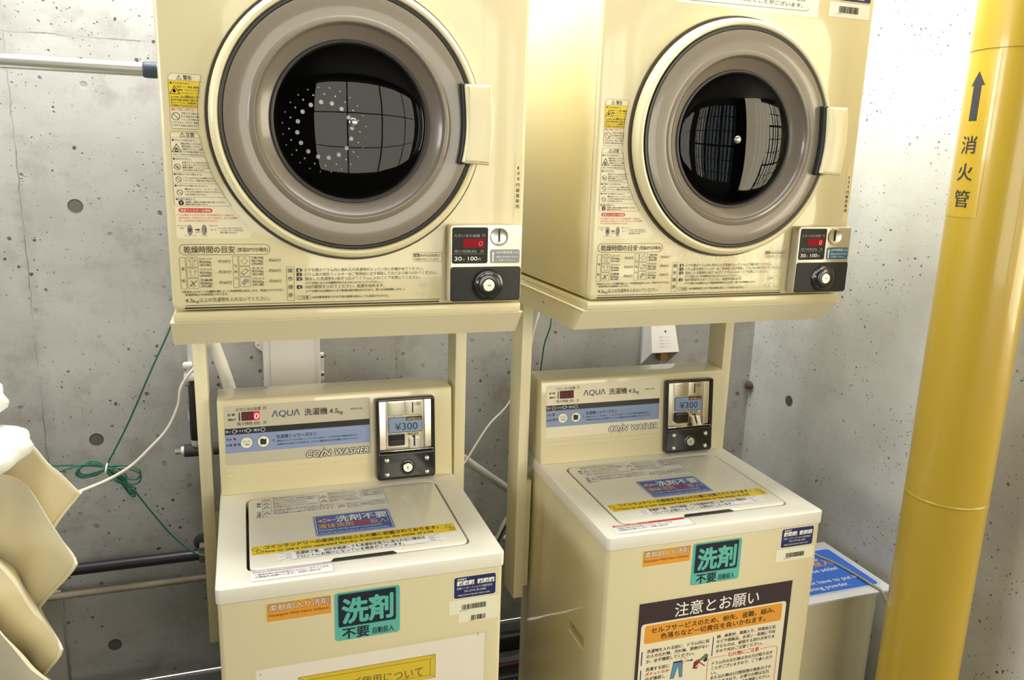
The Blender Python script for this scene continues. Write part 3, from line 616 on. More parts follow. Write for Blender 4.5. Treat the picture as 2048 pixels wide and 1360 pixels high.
    d.text('洗剤不要', -.0340, .2080, .0290, WHI, .106, 3, .03); d.text('液体洗剤', -.0720, .1840, .0215, ink('#eaa23a'), .070, 3, .02); d.text('自動', -.0010, .1840, .0215, RED, .032, 3, .03); d.text('投入!', .0330, .1840, .0215, ink('#eaa23a'), .038, 3, .02)
    d.text('Detergent will be added automatically.', -.0720, .1730, .0080, WHI, .128, 3, .01); d.text('You do not have to put in any washing powder.', -.0720, .1610, .0080, WHI, .140, 3, .01)
    d.build('detergent_sticker', L)
    d = Decal(FL); d.rect(-.2020, .1080, .1965, .1430, YEL, 0); d.text('コインランドリーの使用方法はふたの裏に記載されております。', -.1790, .1260, .0155, K, .342, 3, .012); d.text('How to use a coin operated laundry is written to the inside of a lid', -.1820, .1110, .0125, K, .330, 3, .012)
    for x in (-.1930, .1860):
        d.ring(x-.003, .130, .0055, .001, K); d.ring(x+.004, .120, .0045, .001, K); d.line(x-.007, .1125, x+.008, .1125, .0009, K)
    d.build('usage_sticker', L)
    d = Decal(FL); d.rect(-.1560, .0720, .1640, .1040, ink('#f7f3e6'), 0)
    d.text('洗濯終了後、30分を経過しても洗濯物を取りに戻られない場合は', -.1230, .0895, .0120, K, .250, 3, .015); d.text('フロントにお預けになっている場合がございます。', -.1230, .0755, .0120, K, .205, 3, .015)
    d.line(-.128, .1030, .130, .1030, .0006, NAVY); d.line(-.128, .0730, .130, .0730, .0006, NAVY)
    for s, x in ((1, -.130), (-1, .134)):
        d.outline([(x, .1010), (x-s*.012, .0965), (x, .0930), (x-s*.012, .0880), (x, .0840), (x-s*.012, .0790), (x, .0750)], .0007, NAVY, 2, False)
        for zz in (.099, .088, .077): d.line(x-s*.014, zz, x-s*.024, zz+.004*(1 if zz > .09 else -1 if zz < .08 else 0), .0007, NAVY)
    d.build('collection_notice', L)
    d = Decal(Ft); rc = RED if right else ink('#c9aaa0')
    x0, x1 = (-.236, -.056) if right else (-.204, -.060)
    d.poly([(x0, .0110), (x1, .0110), (x1, .038), (x1-.018, .0500), (x0, .0500)], ink('#f8f4ea'), 0); d.rect(x0+.002, .0400, x1-.010, .0485, rc); d.text('洗濯機のご利用について', x0+.006, .0408, .0068, WHI, .08); d.text('ご使用の前に必ずお読みください。ポケットの中', x0+.006, .0300, .0060, gr, .13); d.text('の確認をお願いします。お問い合わせ', x0+.006, .0215, .0060, gr, .115); d.outline([(x0, .0112), (x1, .0112), (x1, .038), (x1-.018, .0498)], .0005, gr, 2, False)
    d.build('red_headed_notice', top)
    # console
    cyb, cyt, cyk, ch = .4052, .4251, .5225, .213
    bm = bmesh.new(); prism(bm, [(cyb, Z), (cyt, Z+ch-.004), (cyt+.004, Z+ch), (cyk, Z+ch), (cyk, Z)], -.2625, .2625, .0022, 2)
    con = fin('console', bm, paint_w, root)
    sl = Vector((0, cyt-cyb, ch)); Fc = Frame((0, cyb, Z), (1, 0, 0), sl)
    bm = bmesh.new()
    for vv in (.056, .044): 
        q = Fc(0, vv, 0); add_box(bm, -.247, .066, q.y-.0012, q.y+.004, q.z-.0012, q.z+.0012, .0004, 1)
    fin('moulded_line', bm, paint_w, con)
    d = Decal(Fc); d.rr(-.2490, .0680, .0685, .2012, .004, ink('#bfb28a') if not right else ink('#e6d6a6'), 0)
    d.rect(-.2490, .1370, .0670, .1508, ink('#17130f') if not right else ink('#2d2a25')); d.rect(-.2490, .0955, .0670, .1368, SLT)
    d.text('ただいまの金額  円', -.2235, .1885, .0078, K, .063, 3, .004); d.text('金 額', -.2420, .1790, .0056, K, .016); d.text('運転中', -.2410, .1680, .0056, K, .0165); d.rect(-.2185, .1665, -.2160, .1855, K)
    d.rect(-.2130, .1665, -.1755, .1865, led_dim if not right else ink('#54161c', .25))
    seg = mat('unlit_segment', (.17, .018, .025), .4) if not right else ink('#6a1c22'); d.text('8', -.2105, .1680, .0165, seg, .0085); d.text('8', -.1985, .1680, .0165, seg, .0085)
    if not right:
        d.rect(-.1878, .1665, -.1755, .1865, mat('glowing_red_window', (.45, .02, .03), .3, emit='#c01525', es=.5), 2); d.text('0', -.1862, .1680, .0168, mat('lit_digit', (.9, .3, .3), .4, emit='#ff8a90', es=1.6), .0090, 4, .03, .06)
    else: d.text('8', -.1862, .1680, .0165, seg, .0085)
    d.text('残り時間 (約)   分', -.2225, .1560, .0080, K, .062, 3, .004)
    d.text('ΛQUΛ', -.1494, .1690, .0185, ink('#3c4560'), .0605, 3, .012, .06); d.text('洗濯機', -.0785, .1685, .0165, K, .0505, 3, .016); d.text('4.5', -.0245, .1690, .0140, K, .0185, 3, .012, .15); d.text('kg', -.0045, .1668, .0105, K, .0105, 3, .006, .1); d.text('MCW-C45', .0245, .1745, .0050, BR, .0262)
    wv = ink('#c9c2b4'); y = .1412
    d.text('洗い', -.2480, y, .0062, wv, .012); d.ring(-.2290, .1440, .0040, .0012, wv); d.poly([(-.2245, .1415), (-.2245, .1465), (-.2205, .1440)], wv); d.text('すすぎ', -.2190, y, .0056, wv, .0145); d.ring(-.2000, .1440, .0040, .0012, wv); d.poly([(-.1952, .1415), (-.1952, .1465), (-.1912, .1440)], wv); d.text('脱水', -.1885, y, .0062, wv, .014); d.ring(-.1690, .1440, .0042, .0012, wv)
    lamp = ink('#7c1c1c')
    for zz, t in ((.1270, '冷水'), (.1140, 'お湯')): d.text(t, -.2470, zz-.003, .0055, K, .012); d.disc(-.2290, zz, .0042 if right else .003, wv if right else lamp); d.disc(-.2290, zz, .0024, lamp, 3)
    d.text('弱', -.2230, .1112, .0055, K)
    cr = ink('#efe2b4')
    for x in (-.2045, -.1690): d.disc(x, .1165, .0135, ink('#98a4ae'), 1, 32); d.disc(x, .1165, .0122, cr, 2, 32)
    d.text('コインラン', -.2130, .1165, .0060, BR, .0175); d.text('一時停止', -.2110, .1105, .0045, BR, .0135); d.poly([(-.1755, .1100), (-.1635, .1100), (-.1625, .1230), (-.1660, .1215), (-.1700, .1235), (-.1760, .1225)], K, 3)
    d.poly([(-.1500, .1175), (-.1462, .1143), (-.1462, .1207)], K); d.text('洗濯槽シャワーボタン', -.1415, .1205, .0092, ink('#333a44'), .088)
    d.text('・運転前にまずシャワーボタンを押して、シャワーボタンを押すと、コイン3分だけ流れて洗濯槽を洗浄します。', -.1425, .1130, .0042, ink('#2f3540'), .180); d.text('・洗濯機のお水が出ないときは故障です。コインなど機器以外のものは洗濯機に入れないでください。', -.1425, .1055, .0042, ink('#2f3540'), .183)
    d.outline([(-.140, .1325), (.042, .1318), (.050, .1290), (.0545, .1230), (.0550, .1150), (.052, .1070), (.046, .1020), (.036, .1000), (-.060, .0995)], .0007, ink('#a8b4be'), 2, False)
    lc = ink('#d9cfae') if not right else ink('#f2e6c0')
    for xx, t_, ww in ((-.0785, 'CO', .0285), (-.0490, '/', .0090), (-.0385, 'N', .0120), (-.0165, 'WASHER', .0790)):
        hh = .0190 if t_ != '/' else .0215; zz = .0700 + (xx+.0785)*-.012 - (.0015 if t_ == '/' else 0)
        d.text(t_, xx, zz, hh, K, ww, 3, .125, .22); d.text(t_, xx, zz, hh, lc, ww, 4, .030, .22)
    d.disc(-.0385, .0905, .0019, K, 3); d.disc(-.0385, .0905, .0011, lc, 4)
    d.build('control_panel', con)
    # coin mechanism
    fx0, fx1, fv0, fv1 = .0795, .2180, .0040, .1985
    cb = link('coin_box', plate_mesh(Fc, [rr(fx0, fv0, fx1, fv1, .007), rr(.0860, .0690, .2120, .1910, .003)], -.001, .0170, .0030), blackp, con)
    link('faceplate', plate_mesh(Fc, [rr(.0850, .0680, .2130, .1920, .002)], .0, .0045, .0010), steel, cb)
    for x0, x1 in ((.0868, .1040), (.1935, .2115)): link('side_flange', plate_mesh(Fc, [rr(x0, .0740, x1, .1905, .001, 2)], .004, .0085, .0020), steel, cb)
    Fs = Frame(Fc(0, .0705, .0045), (1, 0, 0), Fc.ey*.25 + Fc.n*.97)
    link('lower_lip', plate_mesh(Fs, [rr(.0855, 0, .2125, .0135, .001, 2)], 0, .0014, .0004), chrome, cb)
    link('blank_button', plate_mesh(Fc, [rr(.1080, .1525, .1465, .1885, .004)], .0045, .0062, .0006), steel, cb)
    sb = link('slot_block', plate_mesh(Fc, [rr(.1485, .1525, .1880, .1885, .003)], .0045, .0066, .0006), steel, cb)
    link('coin_slot', plate_mesh(Fc, [rr(.1655, .1590, .1683, .1845, .0008, 2)], .0060, .0072, 0), black, cb)
    d = Decal(Frame(Fc(0, 0, .0066), Fc.ex, Fc.ey)); d.text('100', .1715, .1745, .0120, ink('#8d8259'), .0135); d.build('slot_number', sb)
    Fp = Frame(Fc(0, 0, .0050), Fc.ex, Fc.ey); d = Decal(Fp); d.rr(.1090, .1130, .1900, .1500, .003, K, 0); d.rr(.1102, .1142, .1888, .1488, .0025, ink('#82909c'), 1); d.rr(.1505, .1408, .1880, .1488, .001, K, 2); d.text('100円投入口', .1530, .1415, .0062, ink('#d8b25c'), .0325); d.text('¥300', .1245, .1170, .0225, ink('#1f2733'), .0535, 3, .0)
    d.build('price_label', cb)
    if right:
        q = link('return_cup', plate_mesh(Fc, [rr(.1085, .0820, .1475, .1105, .006)], .0045, .016, .003), blackp, cb)
    else:
        q = link('return_cup', plate_mesh(Fc, [rr(.1085, .0820, .1475, .1105, .003)], .0045, .0060, .0005), blackp, cb); link('cup_flap', plate_mesh(Fc, [rr(.110, .0835, .146, .0960, .002)], .0055, .0080, .0005), black, q)
    d = Decal(Fp); d.rr(.1510, .1045, .1860, .1120, .001, ink('#cdbf8e'), 0); d.text('硬貨 返却', .1540, .1055, .0055, BR, .026); d.build('return_label', cb)
    Fl2 = Frame(Fc(0, .0760, .0065 if not right else .0180), (1, 0, 0), Fc.ey*1.0 - Fc.n*(0 if not right else .55))
    lv = link('return_lever', plate_mesh(Fl2, [rr(.1570, -.004, .1830, .0240, .002)], -.002, .0030, .0008), chrome if right else satin, cb)
    link('lever_slot', plate_mesh(Fl2, [rr(.1672, .003, .1712, .030, .001, 2)], .0025, .0036, 0), black, lv)
    cv = link('cash_door', plate_mesh(Fc, [rr(.0840, .0080, .2145, .0665, .004)], .015, .0185, .0012), blackp, cb)
    for u, v in ((.1020, .0525), (.1965, .0510), (.1020, .0182), (.1960, .0178)): bolt('dome_bolt', Fc, u, v, .0185, .0062, .0052, satin, cv)
    lathe('lock_boss', Fc, .1505, .0325, [(.0190, .0185), (.0180, .0200), (.0140, .0200), (.0120, .0215), (.0115, .0185)], blackp, cv, 32)
    lathe('key_lock', Fc, .1505, .0325, [(.0112, .0185), (.0112, .0225), (.0100, .0238), (.0060, .0238), (.0055, .0225), (.0030, .0225), (0, .0225)], satin, cv, 28)
    link('keyhole', plate_mesh(Fc, [rr(.1490, .0295, .1512, .0350, .0006, 2)], .0222, .0230, 0), black, cv)
    # stickers on the front
    Fw = Frame((0, .0025, Z), (1, 0, 0), (0, 0, 1))
    d = Decal(Fw); d.rect(-.1830, -.0810, -.0655, -.0405, ink('#d9ce98'), 0); d.rect(-.1808, -.0778, -.0680, -.0420, ORG, 1)
    d.text('柔軟剤入り洗剤', -.1775, -.0585, .0155, ink('#6b4a1c'), .1062, 2, .045); d.text('柔軟剤入り洗剤', -.1768, -.0578, .0140, WHI, .1045, 3, .0); d.text('Detergent With Fabric Softener', -.1770, -.0685, .0072, ink('#8a4f12'), .1060, 3, .01); d.build('softener_sticker', root)
    d = Decal(Fw); d.rr(-.0622, -.1385, .0590, -.0400, .006, GRN, 0); d.rr(-.0562, -.1112, .0520, -.0430, .003, ink('#3d7767'), 1); d.rr(-.0548, -.1100, .0508, -.0442, .003, DKN, 2)
    d.text('洗剤', -.0475, -.1045, .0510, GRN, .0925, 3, .05); d.text('不要', -.0485, -.1365, .0235, DKN, .0495, 3, .03); d.text('自動投入', .0075, -.1340, .0135, DKN, .0400, 3, .008); d.build('no_detergent_sticker', root)
    dz = .0085 if right else 0; dx = -.003 if right else 0
    d = Decal(Fw); d.rr(.1630+dx, -.0890+dz, .2495+dx, -.0420+dz, .005, ink('#ece0bb'), 0); d.rr(.1645+dx, -.0878+dz, .2480+dx, -.0432+dz, .0042, ink('#20264d'), 1)
    d.text('管理番号', .1705+dx, -.0500+dz, .0046, WHI, .018)
    num = '895121' if not right else '895727'
    for i in range(6):
        x = .1700 + .0118*i + (.0055 if i > 2 else 0) + dx; d.rect(x, -.0612+dz, x+.0105, -.0515+dz, ink('#f3e7c0'), 2); d.text(num[i], x+.0035, -.0612+dz, .0075, BR, .0042 if num[i] != '1' else .0022, 3, 0, .35)
    d.text('京都インターナショナル株式会社', .1695+dx, -.0695+dz, .0052, WHI, .0720, 3, .01); d.text('TEL:0774-38-2380', .1840+dx, -.0762+dz, .0050, WHI, .0440, 3, .01); d.text('http://www.kyoto-inter.com/', .1725+dx, -.0835+dz, .0050, WHI, .0640, 3, .01); d.build('owner_sticker', root)
    bcm = ink('#f0dfae')
    d = Decal(Fw); d.rect(.1545+dx, -.1215+dz, .2545+dx, -.0918+dz, bcm, 0); d.bars(.1810+dx, -.1138+dz, .2295+dx, -.1027+dz, K, 2, 5); d.text('00311-02-5', .1755+dx, -.1165+dz, .0024, BR, .0165); d.build('barcode_sticker', root)
    if not right:
        d = Decal(Fw); d.rect(.1735, -.1410, .2550, -.1218, bcm, 0); d.bars(.2000, -.1390, .2292, -.1283, K, 2, 9); d.text('003112', .1955, -.1406, .0022, BR, .010); d.build('small_barcode_sticker', root)
        d = Decal(Fw); d.rect(-.2095, -.585, .2330, -.1655, ink('#d8c88e'), 0); d.rect(-.2040, -.580, .2280, -.1715, ink('#e9d9b2'), 1); d.disc(-.196, -.181, .0016, GRY, 2); d.line(.215, -.168, .214, -.176, .0012, GRY, 2)
        d.rect(-.1300, -.2520, .1290, -.2000, ink('#8d7416'), 2); d.rect(-.1290, -.2510, .1280, -.2010, ink('#d9b62c'), 3); d.outline([(-.1190, -.2440), (.1185, -.2440), (.1185, -.2085), (-.1190, -.2085)], .0010, ink('#8d7416'), 4)
        for sx in (-1, 1):
            for a, b in ((-.2010, -.2085), (-.2510, -.2440)): d.line(sx*.1285, a, sx*.1187, b, .0008, ink('#8d7416'), 4)
        d.text('機器のご使用について', -.0960, -.2440, .0230, ink('#7a5a34'), .200, 5, .0)
        d.text('洗濯機の中に洗剤を入れないでください。', -.17, -.300, .018, K, .33, 5); d.text('自動で洗剤が投入されます。', -.17, -.335, .018, K, .24, 5); d.build('usage_poster', root)
    else:
        # dark-framed notice poster
        d = Decal(Fw); px0, px1, pz1, pz0 = -.1805, .2047, -.1640, -.580
        d.rect(px0-.004, pz0-.004, px1+.004, pz1+.004, ink('#d6c78c'), 0); d.rect(px0, pz0, px1, pz1, POS, 1); d.rr(-.1725, pz0+.008, .1945, -.2138, .008, ink('#ead9a6'), 2)
        d.text('注意とお願い', -.0935, -.2085, .0340, ink('#f4e6bd'), .2120, 3, .012)
        d.rr(-.1635, -.2620, .1845, -.2180, .006, ORG, 3); d.text('セルフサービスのため、紛失、盗難、縮み、', -.1480, -.2385, .0140, K, .3130, 4, .025); d.text('色落ちなど一切責任を負いかねます。', -.1240, -.2560, .0140, K, .2660, 4, .025)
        bar = ink('#1f2a55')
        def para(x, z, lines, lh, h, ws, m=K):
            for i, s in enumerate(lines): d.text(s, x, z - lh*i, h, m if not isinstance(m, list) else m[i], ws[i], 4, .018)
        d.rect(-.1672, -.3135, -.1648, -.2800, bar, 3); para(-.1545, -.2860, ['洗濯物を入れる前に、ドラム内に前', 'の人の忘れ物、汚れ物、異物がない', 'か、必ず確認してください。'], .0122, .0092, [.1540, .1540, .1180])
        d.rect(-.1672, -.420, -.1648, -.3250, bar, 3); para(-.1545, -.3300, ['洗濯する前に', 'ポケットの中', '必ず確認し', 'てください。'], .0122, .0092, [.058, .058, .050, .055], [K, RED, K, K])
        jn = ink('#5f8791'); jd = ink('#26323a')
        d.poly([(-.0865, -.3190), (-.0640, -.3190), (-.0625, -.3600), (-.0690, -.3600), (-.0745, -.3290), (-.0830, -.3600), (-.0920, -.3600)], jn, 3); d.rect(-.0865, -.3225, -.0640, -.3185, jd, 4); d.outline([(-.0865, -.3190), (-.0640, -.3190), (-.0625, -.3600), (-.0690, -.3600), (-.0745, -.3290), (-.0830, -.3600), (-.0920, -.3600)], .0008, jd, 4)
        d.ring(-.0630, -.3190, .0075, .0007, RED, 5); d.rect(-.0535, -.3235, -.0430, -.3210, ink('#274b7c'), 4); d.poly([(-.0430, -.3262), (-.0375, -.3222), (-.0430, -.3182)], ink('#274b7c'), 4)
        d.poly([(-.0350, -.3290), (-.0220, -.3230), (-.0180, -.3310), (-.0260, -.3470), (-.0370, -.3450)], ink('#7a3030'), 3); d.poly([(-.0215, -.3250), (-.0060, -.3120), (.0005, -.3170), (-.0010, -.3270), (-.0150, -.3300)], ink('#4f7a3c'), 3); d.disc(-.0060, -.3275, .0055, jd, 4); d.line(-.0300, -.3250, -.0060, -.3430, .0030, RED, 5); d.line(-.0290, -.3420, -.0080, -.3230, .0025, ink('#f2dfc0'), 4)
        d.rect(.0085, -.3220, .0108, -.2740, bar, 3); para(.0190, -.2800, ['綿、麻素材、真綿入り、特殊加工品', 'などや高級品、水洗い・乾燥に不向', 'きなものは、破損する恐れがありま', 'すので充分ご注意ください。'], .0122, .0092, [.1530, .1530, .1530, .122])
        d.outline([(.0480, -.3265), (.0090, -.3265), (.0030, -.3300), (.0010, -.3350), (.0010, -.560)], .0010, RED, 4, False); d.outline([(.1370, -.3265), (.1780, -.3265), (.1830, -.3300), (.1845, -.3350), (.1845, -.560)], .0010, RED, 4, False)
        d.text('忘れ物にご注意', .0520, -.3315, .0112, RED, .0815, 4, .02)
        para(.0125, -.3460, ['ドラム内の忘れ物は次の方が取り出す', 'ことがございますので、ご了承くださ', 'い。', 'また忘れ物は5日間保管の後処分させ', 'て頂きますので、お帰りの際は忘れ', '物がないか、ドラム内を確認ください。'], .0122, .0092, [.1600, .1600, .0140, .1600, .1560, .160])
        d.build('notice_poster', root)
    return root

# ------------------------------------------------------------------ stand that carries the dryer
def make_stand(loc, rz, label):
    root = empty('dryer_stand', loc, rz, label, 'stand', 'dryer stands')
    zb, zt = .86+.4094, .86+.4540
    bm = bmesh.new()
    P = [(.0917, zt), (.1313, zb), (.612, zb), (.612, zt)]; t = .0025
    prism(bm, P, -.3155, .3155); 
    tray = fin('tray', bm, postc, root, sm=False)
    bm = bmesh.new(); add_box(bm, -.3165, .3165, .0905, .613, zt, zt+.0034, .001, 1); fin('tray_lip', bm, postc, tray)
    for s in (-1, 1):
        a, b = sorted((s*.279, s*.306)); bm = bmesh.new(); add_box(bm, a, b, .45, .525, .475, zb, .002, 2)
        pst = fin('post', bm, postc, root)
        Fx = Frame((s*.306, 0, 0), (0, -s, 0), (0, 0, 1))
        for z in (.62, .72, .80, .96): 
            lathe('screw', Fx, -s*.478, z, [(.0035, 0), (.0030, .0015), (0, .0020)], satin if z != .80 else chrome, pst, 14)
        lathe('large_bolt', Fx, -s*.468, .84, [(.0065, 0), (.0065, .004), (.004, .0065), (0, .007)], chrome, pst, 8)
        a, b = sorted((s*.2622, s*.2795)); box('washer_bracket', a, b, .462, .512, .50, .80, postc, pst, .001)
        Fy = Frame((s*.3165, 0, 0), (0, -s, 0), (0, 0, 1)); lathe('tray_screw', Fy, -s*.30, (zb+zt)/2+.006, [(.0035, -.001), (.0030, .0012), (0, .0016)], satin, tray, 14)
    return root

def place(rx, ry, a, w):
    """stack pose plus a small turn of the washer about its middle"""
    ca, sa = math.cos(a), math.sin(a); cw, sw = math.cos(w), math.sin(w)
    vx, vy = 0 + sw*.27, .27 - cw*.27
    return (rx + ca*vx - sa*vy, ry + sa*vx + ca*vy, 0), a + w
RX, RY, RA = .7559, -.0074, .0149
lw, aw = place(0, 0, 0, -.0032); make_washer(lw, aw, 'cream coin washer with a pale usage poster and lit red zero, below the left dryer', False)
lw, aw = place(RX, RY, RA, -.0275); make_washer(lw, aw, 'cream top-loading coin washer with the dark-framed notice poster on its front', True)
make_stand((0, 0, 0), 0, 'cream steel tray and posts carrying the left, nearer dryer')
make_stand((RX, RY, 0), RA, 'cream steel tray and posts carrying the dryer beside the yellow pipe')
make_dryer((0, 0, 1.3174), 0, 'cream tumble dryer with dark round door, nearest the left tension rod', False)
make_dryer((RX, RY, 1.3174), RA, 'cream tumble dryer with window reflections in its round door, beside the yellow pipe', True)

# ------------------------------------------------------------------ yellow fire pipe
PX, PY, PR = 1.245, -.115, .0826
pipe = empty('fire_pipe', (PX, PY, 0), 0, 'thick yellow standing fire pipe with black arrow and lettering by right wall', 'pipe')
Fz = Frame((0, 0, 0), (1, 0, 0), (0, 1, 0))
lathe('pipe_body', Fz, 0, 0, [(0, 0), (PR, 0), (PR, 1.02), (PR, H), (0, H)], yellowp, pipe, 96)
lathe('wrap_joint', Fz, 0, 0, [(PR+.0002, .9150), (PR+.0012, .9170), (PR+.0012, .9200), (PR+.0002, .9220)], yellowp, pipe, 96)
lathe('upper_sleeve', Fz, 0, 0, [(PR, 1.837), (PR+.0012, 1.838), (PR+.0012, H-.01), (PR, H)], yellowp, pipe, 96)
class Wrap:
    """frame wrapped round the pipe: u runs round it, v up; u = 0 faces the given angle"""
    def __init__(s, a): s.a = a
    def __call__(s, u, v, w=0):
        t = s.a + u/PR; r = PR + w + .0002; return Vector((r*math.cos(t), r*math.sin(t), v))
arrow_ang = math.radians(175.5)
d = Decal(Wrap(arrow_ang))
for i in range(16):
    u0 = -.062 + .100*i/16; u1 = u0 + .100/16; d.rect(u0, 1.520, u1, 1.834, yellows, 0)
d.rect(-.0095, 1.705, 0, 1.7745, CHR); d.rect(0, 1.705, .0095, 1.7745, CHR); 
for i in range(12):
    u0 = -.0165 + .033*i/12; u1 = u0 + .033/12; d.poly([(u0, 1.7710), (u1, 1.7710), (u1, 1.7711 + .027*(1-abs(u1)/.0165)), (u0, 1.7711 + .027*(1-abs(u0)/.0165))], CHR)
for i, chh in enumerate('消火管'): d.text(chh, -.0175 + .001*i, 1.6430 - .0520*i, .0345, CHR, .0350, 3, .015)
d.build('direction_label', pipe)
d = Decal(Wrap(math.radians(139))); d.rr(-.006, .615, .006, .742, .004, ink('#c9a94c'), 0); d.build('worn_label', pipe)

# ------------------------------------------------------------------ white detergent box right of the washers
bx = empty('detergent_box', (1.23, .245, 0), 0, 'white square-topped box with blue no-detergent sign on its lid, between right washer and pipe', 'box')
b0 = Matrix.Rotation(.0, 4, 'Z')
bm = bmesh.new(); fp = [(-.195, -.130), (.020, -.130)] + [(.020 + .135*math.sin(t), -.130 + .060*(1-math.cos(t))) for t in [PI/2*i/10 for i in range(1, 11)]] + [(.155, .137), (-.195, .137)]
A_ = [bm.verts.new((x, y, 0)) for x, y in fp]; B_ = [bm.verts.new((x, y, .529)) for x, y in fp]
bm.faces.new(A_[::-1]); bm.faces.new(B_)
for i in range(len(fp)): bm.faces.new((A_[i], A_[(i+1) % len(fp)], B_[(i+1) % len(fp)], B_[i]))
fin('body', bm, mat('box_enamel', (.78, .73, .52), .28, coat=.4), bx)
box('lid', -.197, .162, -.133, .139, .5295, .5371, white, bx, .002)
d = Decal(Frame((0, 0, .5371), (1, 0, 0), (0, 1, 0)))
d.rr(-.175, -.107, .147, .105, .012, ink('#e8edf4'), 0); d.outline(rr(-.172, -.104, .144, .102, .010), .0015, ink('#7fa4dc')); d.rr(-.168, -.100, .140, .098, .009, ink('#3b6cb4'), 1)
d.text('洗剤不要', -.110, .048, .044, WHI, .176, 3, .04); d.text('液体洗剤', -.150, .018, .030, ink('#eaa23a'), .112, 3, .03); d.text('自動', -.032, .018, .030, RED, .056, 3, .04); d.text('投入!', .030, .018, .030, ink('#eaa23a'), .070, 3, .03)
for i, (s, w) in enumerate((('Detergent will be added', .222), ('automatically.', .120), ('You do not have to put in', .245), ('any washing powder.', .195))): d.text(s, -.135, -.010 - .0255*i, .021, WHI, w, 3, .02)
d.build('lid_sign', bx)
tag(tube('grey_cable', [(1.235, .47, .62), (1.262, .40, .575), (1.300, .34, .5425), (1.330, .25, .5400), (1.338, .15, .5420), (1.345, .104, .535), (1.352, .085, .48), (1.362, .075, .36), (1.366, .07, .15), (1.37, .06, .004)], .0036, mat('grey_cable', (.42, .38, .30), .45)), 'thin grey cable lying across the blue sign of the white box', 'cable')

# ------------------------------------------------------------------ rods, pipes and fittings on the back wall
rod = empty('tension_rod', (-2.0, .27, 1.7390), 0, 'chrome tension rod pressed against the side of the left dryer', 'rod')
Fr = Frame((0, 0, 0), (0, 1, 0), (0, 0, 1))
lathe('tube', Fr, 0, 0, [(0, .02), (.0118, .02), (.0118, 1.655), (0, 1.655)], mat('bright_satin_steel', (.90, .88, .82), .34, metal=.85), rod, 32)
lathe('end_cap', Fr, 0, 0, [(.0118, 1.652), (.0135, 1.654), (.0140, 1.660), (.0138, 1.6898), (0, 1.6898)], mat('blue_grey_rubber', (.05, .075, .11), .5), rod, 28)
lathe('wall_cap', Fr, 0, 0, [(0, 0), (.0140, 0), (.0138, .03), (.0118, .034)], MATS['blue_grey_rubber'], rod, 28)

def xpipe(name, y, z, r, x0, x1, m, label, cat, extra=None):
    o = lathe(name, Frame((x0, y, z), (0, 1, 0), (0, 0, 1)), 0, 0, [(0, 0), (r, 0), (r, x1-x0), (0, x1-x0)], m, None, 28)
    return tag(o, label, cat)
bp_ = empty('drain_pipe', (-.34, .80, .528), 0, 'black pipe along the back wall ending in a round flange beside the left washer', 'pipe')
lathe('pipe_run', Frame((-1.66, 0, 0), (0, 1, 0), (0, 0, 1)), 0, 0, [(0, 0), (.0150, 0), (.0150, 1.66), (0, 1.66)], blackpipe, bp_, 24)
lathe('wall_flange', Frame((.005, .05, .016), (1, 0, 0), (0, 0, 1)), 0, 0, [(.022, 0), (.022, .006), (.012, .012), (0, .012)], insul, bp_, 28)
bm = bmesh.new(); add_box(bm, -.002, .040, -.016, .016, -.018, .020, .003); add_box(bm, .0, .018, -.0165, .012, .018, .030, .002); fin('pipe_clamp', bm, mat('grey_clamp', (.16, .14, .13), .6, var=.3, scale=80), bp_)
lathe('elbow', Frame((.03, 0, 0), (1, 0, 0), (0, 0, 1)), 0, 0, [(.016, -.05), (.016, .012), (.010, .016), (0, .016)], rust, bp_, 20)
xpipe('pale_pipe', .80, .458, .0098, -2.0, .60, palepipe, 'pale stained pipe below the black pipe along the back wall', 'pipe')
xpipe('chrome_pipe', .760, .195, .0072, -2.0, .90, chrome, 'thin chrome pipe low along the back wall behind the washers', 'pipe')
xpipe('black_hose', .785, .105, .030, -2.0, .90, black, 'thick black hose near the floor along the back wall', 'hose')
xpipe('red_brown_pipe', .74, .052, .0060, .30, .90, mat('maroon_paint', (.10, .02, .018), .5), 'thin maroon pipe on the floor between the two washers', 'pipe')
for nm in ('chrome_pipe', 'pale_pipe'): pass
tag(box('grey_board', -1.25, -.690, .822, .846, 0, .452, greyboard, None, .002), 'flat grey board leaning on the wall under the pale pipe', 'board')

# water valve behind the left post
vl = empty('water_valve', (-.332, .80, .83), 0, 'black insulated water valve on the wall left of the left washer', 'valve')
Fv = Frame((0, 0, 0), (1, 0, 0), (0, 1, 0))
lathe('black_body', Fv, 0, 0, [(.0125, .030), (.0135, .034), (.0135, .075), (.0128, .078), (.0128, .120), (.0118, .124), (.0118, .175), (.0095, .180), (.0095, .202), (0, .202)], blackp, vl, 28)
d = Decal(Frame((-.0137, -.002, .085), (.35, -.94, 0), (0, 0, 1))); d.rect(-.007, 0, .006, .026, ink('#d9d3c4'), 0)
for i in range(5): d.line(-.005, .004+.0045*i, .004, .004+.0045*i, .0012, K)
d.build('paper_tag', vl)
lathe('white_collar', Fv, 0, 0, [(.010, .012), (.0115, .014), (.0115, .030), (.009, .032)], whitep, vl, 24)
lathe('insulated_tee', Frame((-.030, 0, 0), (0, 1, 0), (0, 0, 1)), 0, 0, [(0, 0), (.0165, 0), (.0168, .004), (.0168, .235), (0, .235)], insul, vl, 28)
lathe('tee_neck', Fv, 0, 0, [(.016, 0), (.015, .013), (0, .013)], insul, vl, 24)
lathe('white_ring', Frame((-.038, 0, 0), (0, 1, 0), (0, 0, 1)), 0, 0, [(0, 0), (.0110, 0), (.0125, .003), (.0125, .008), (0, .008)], whitep, vl, 24)
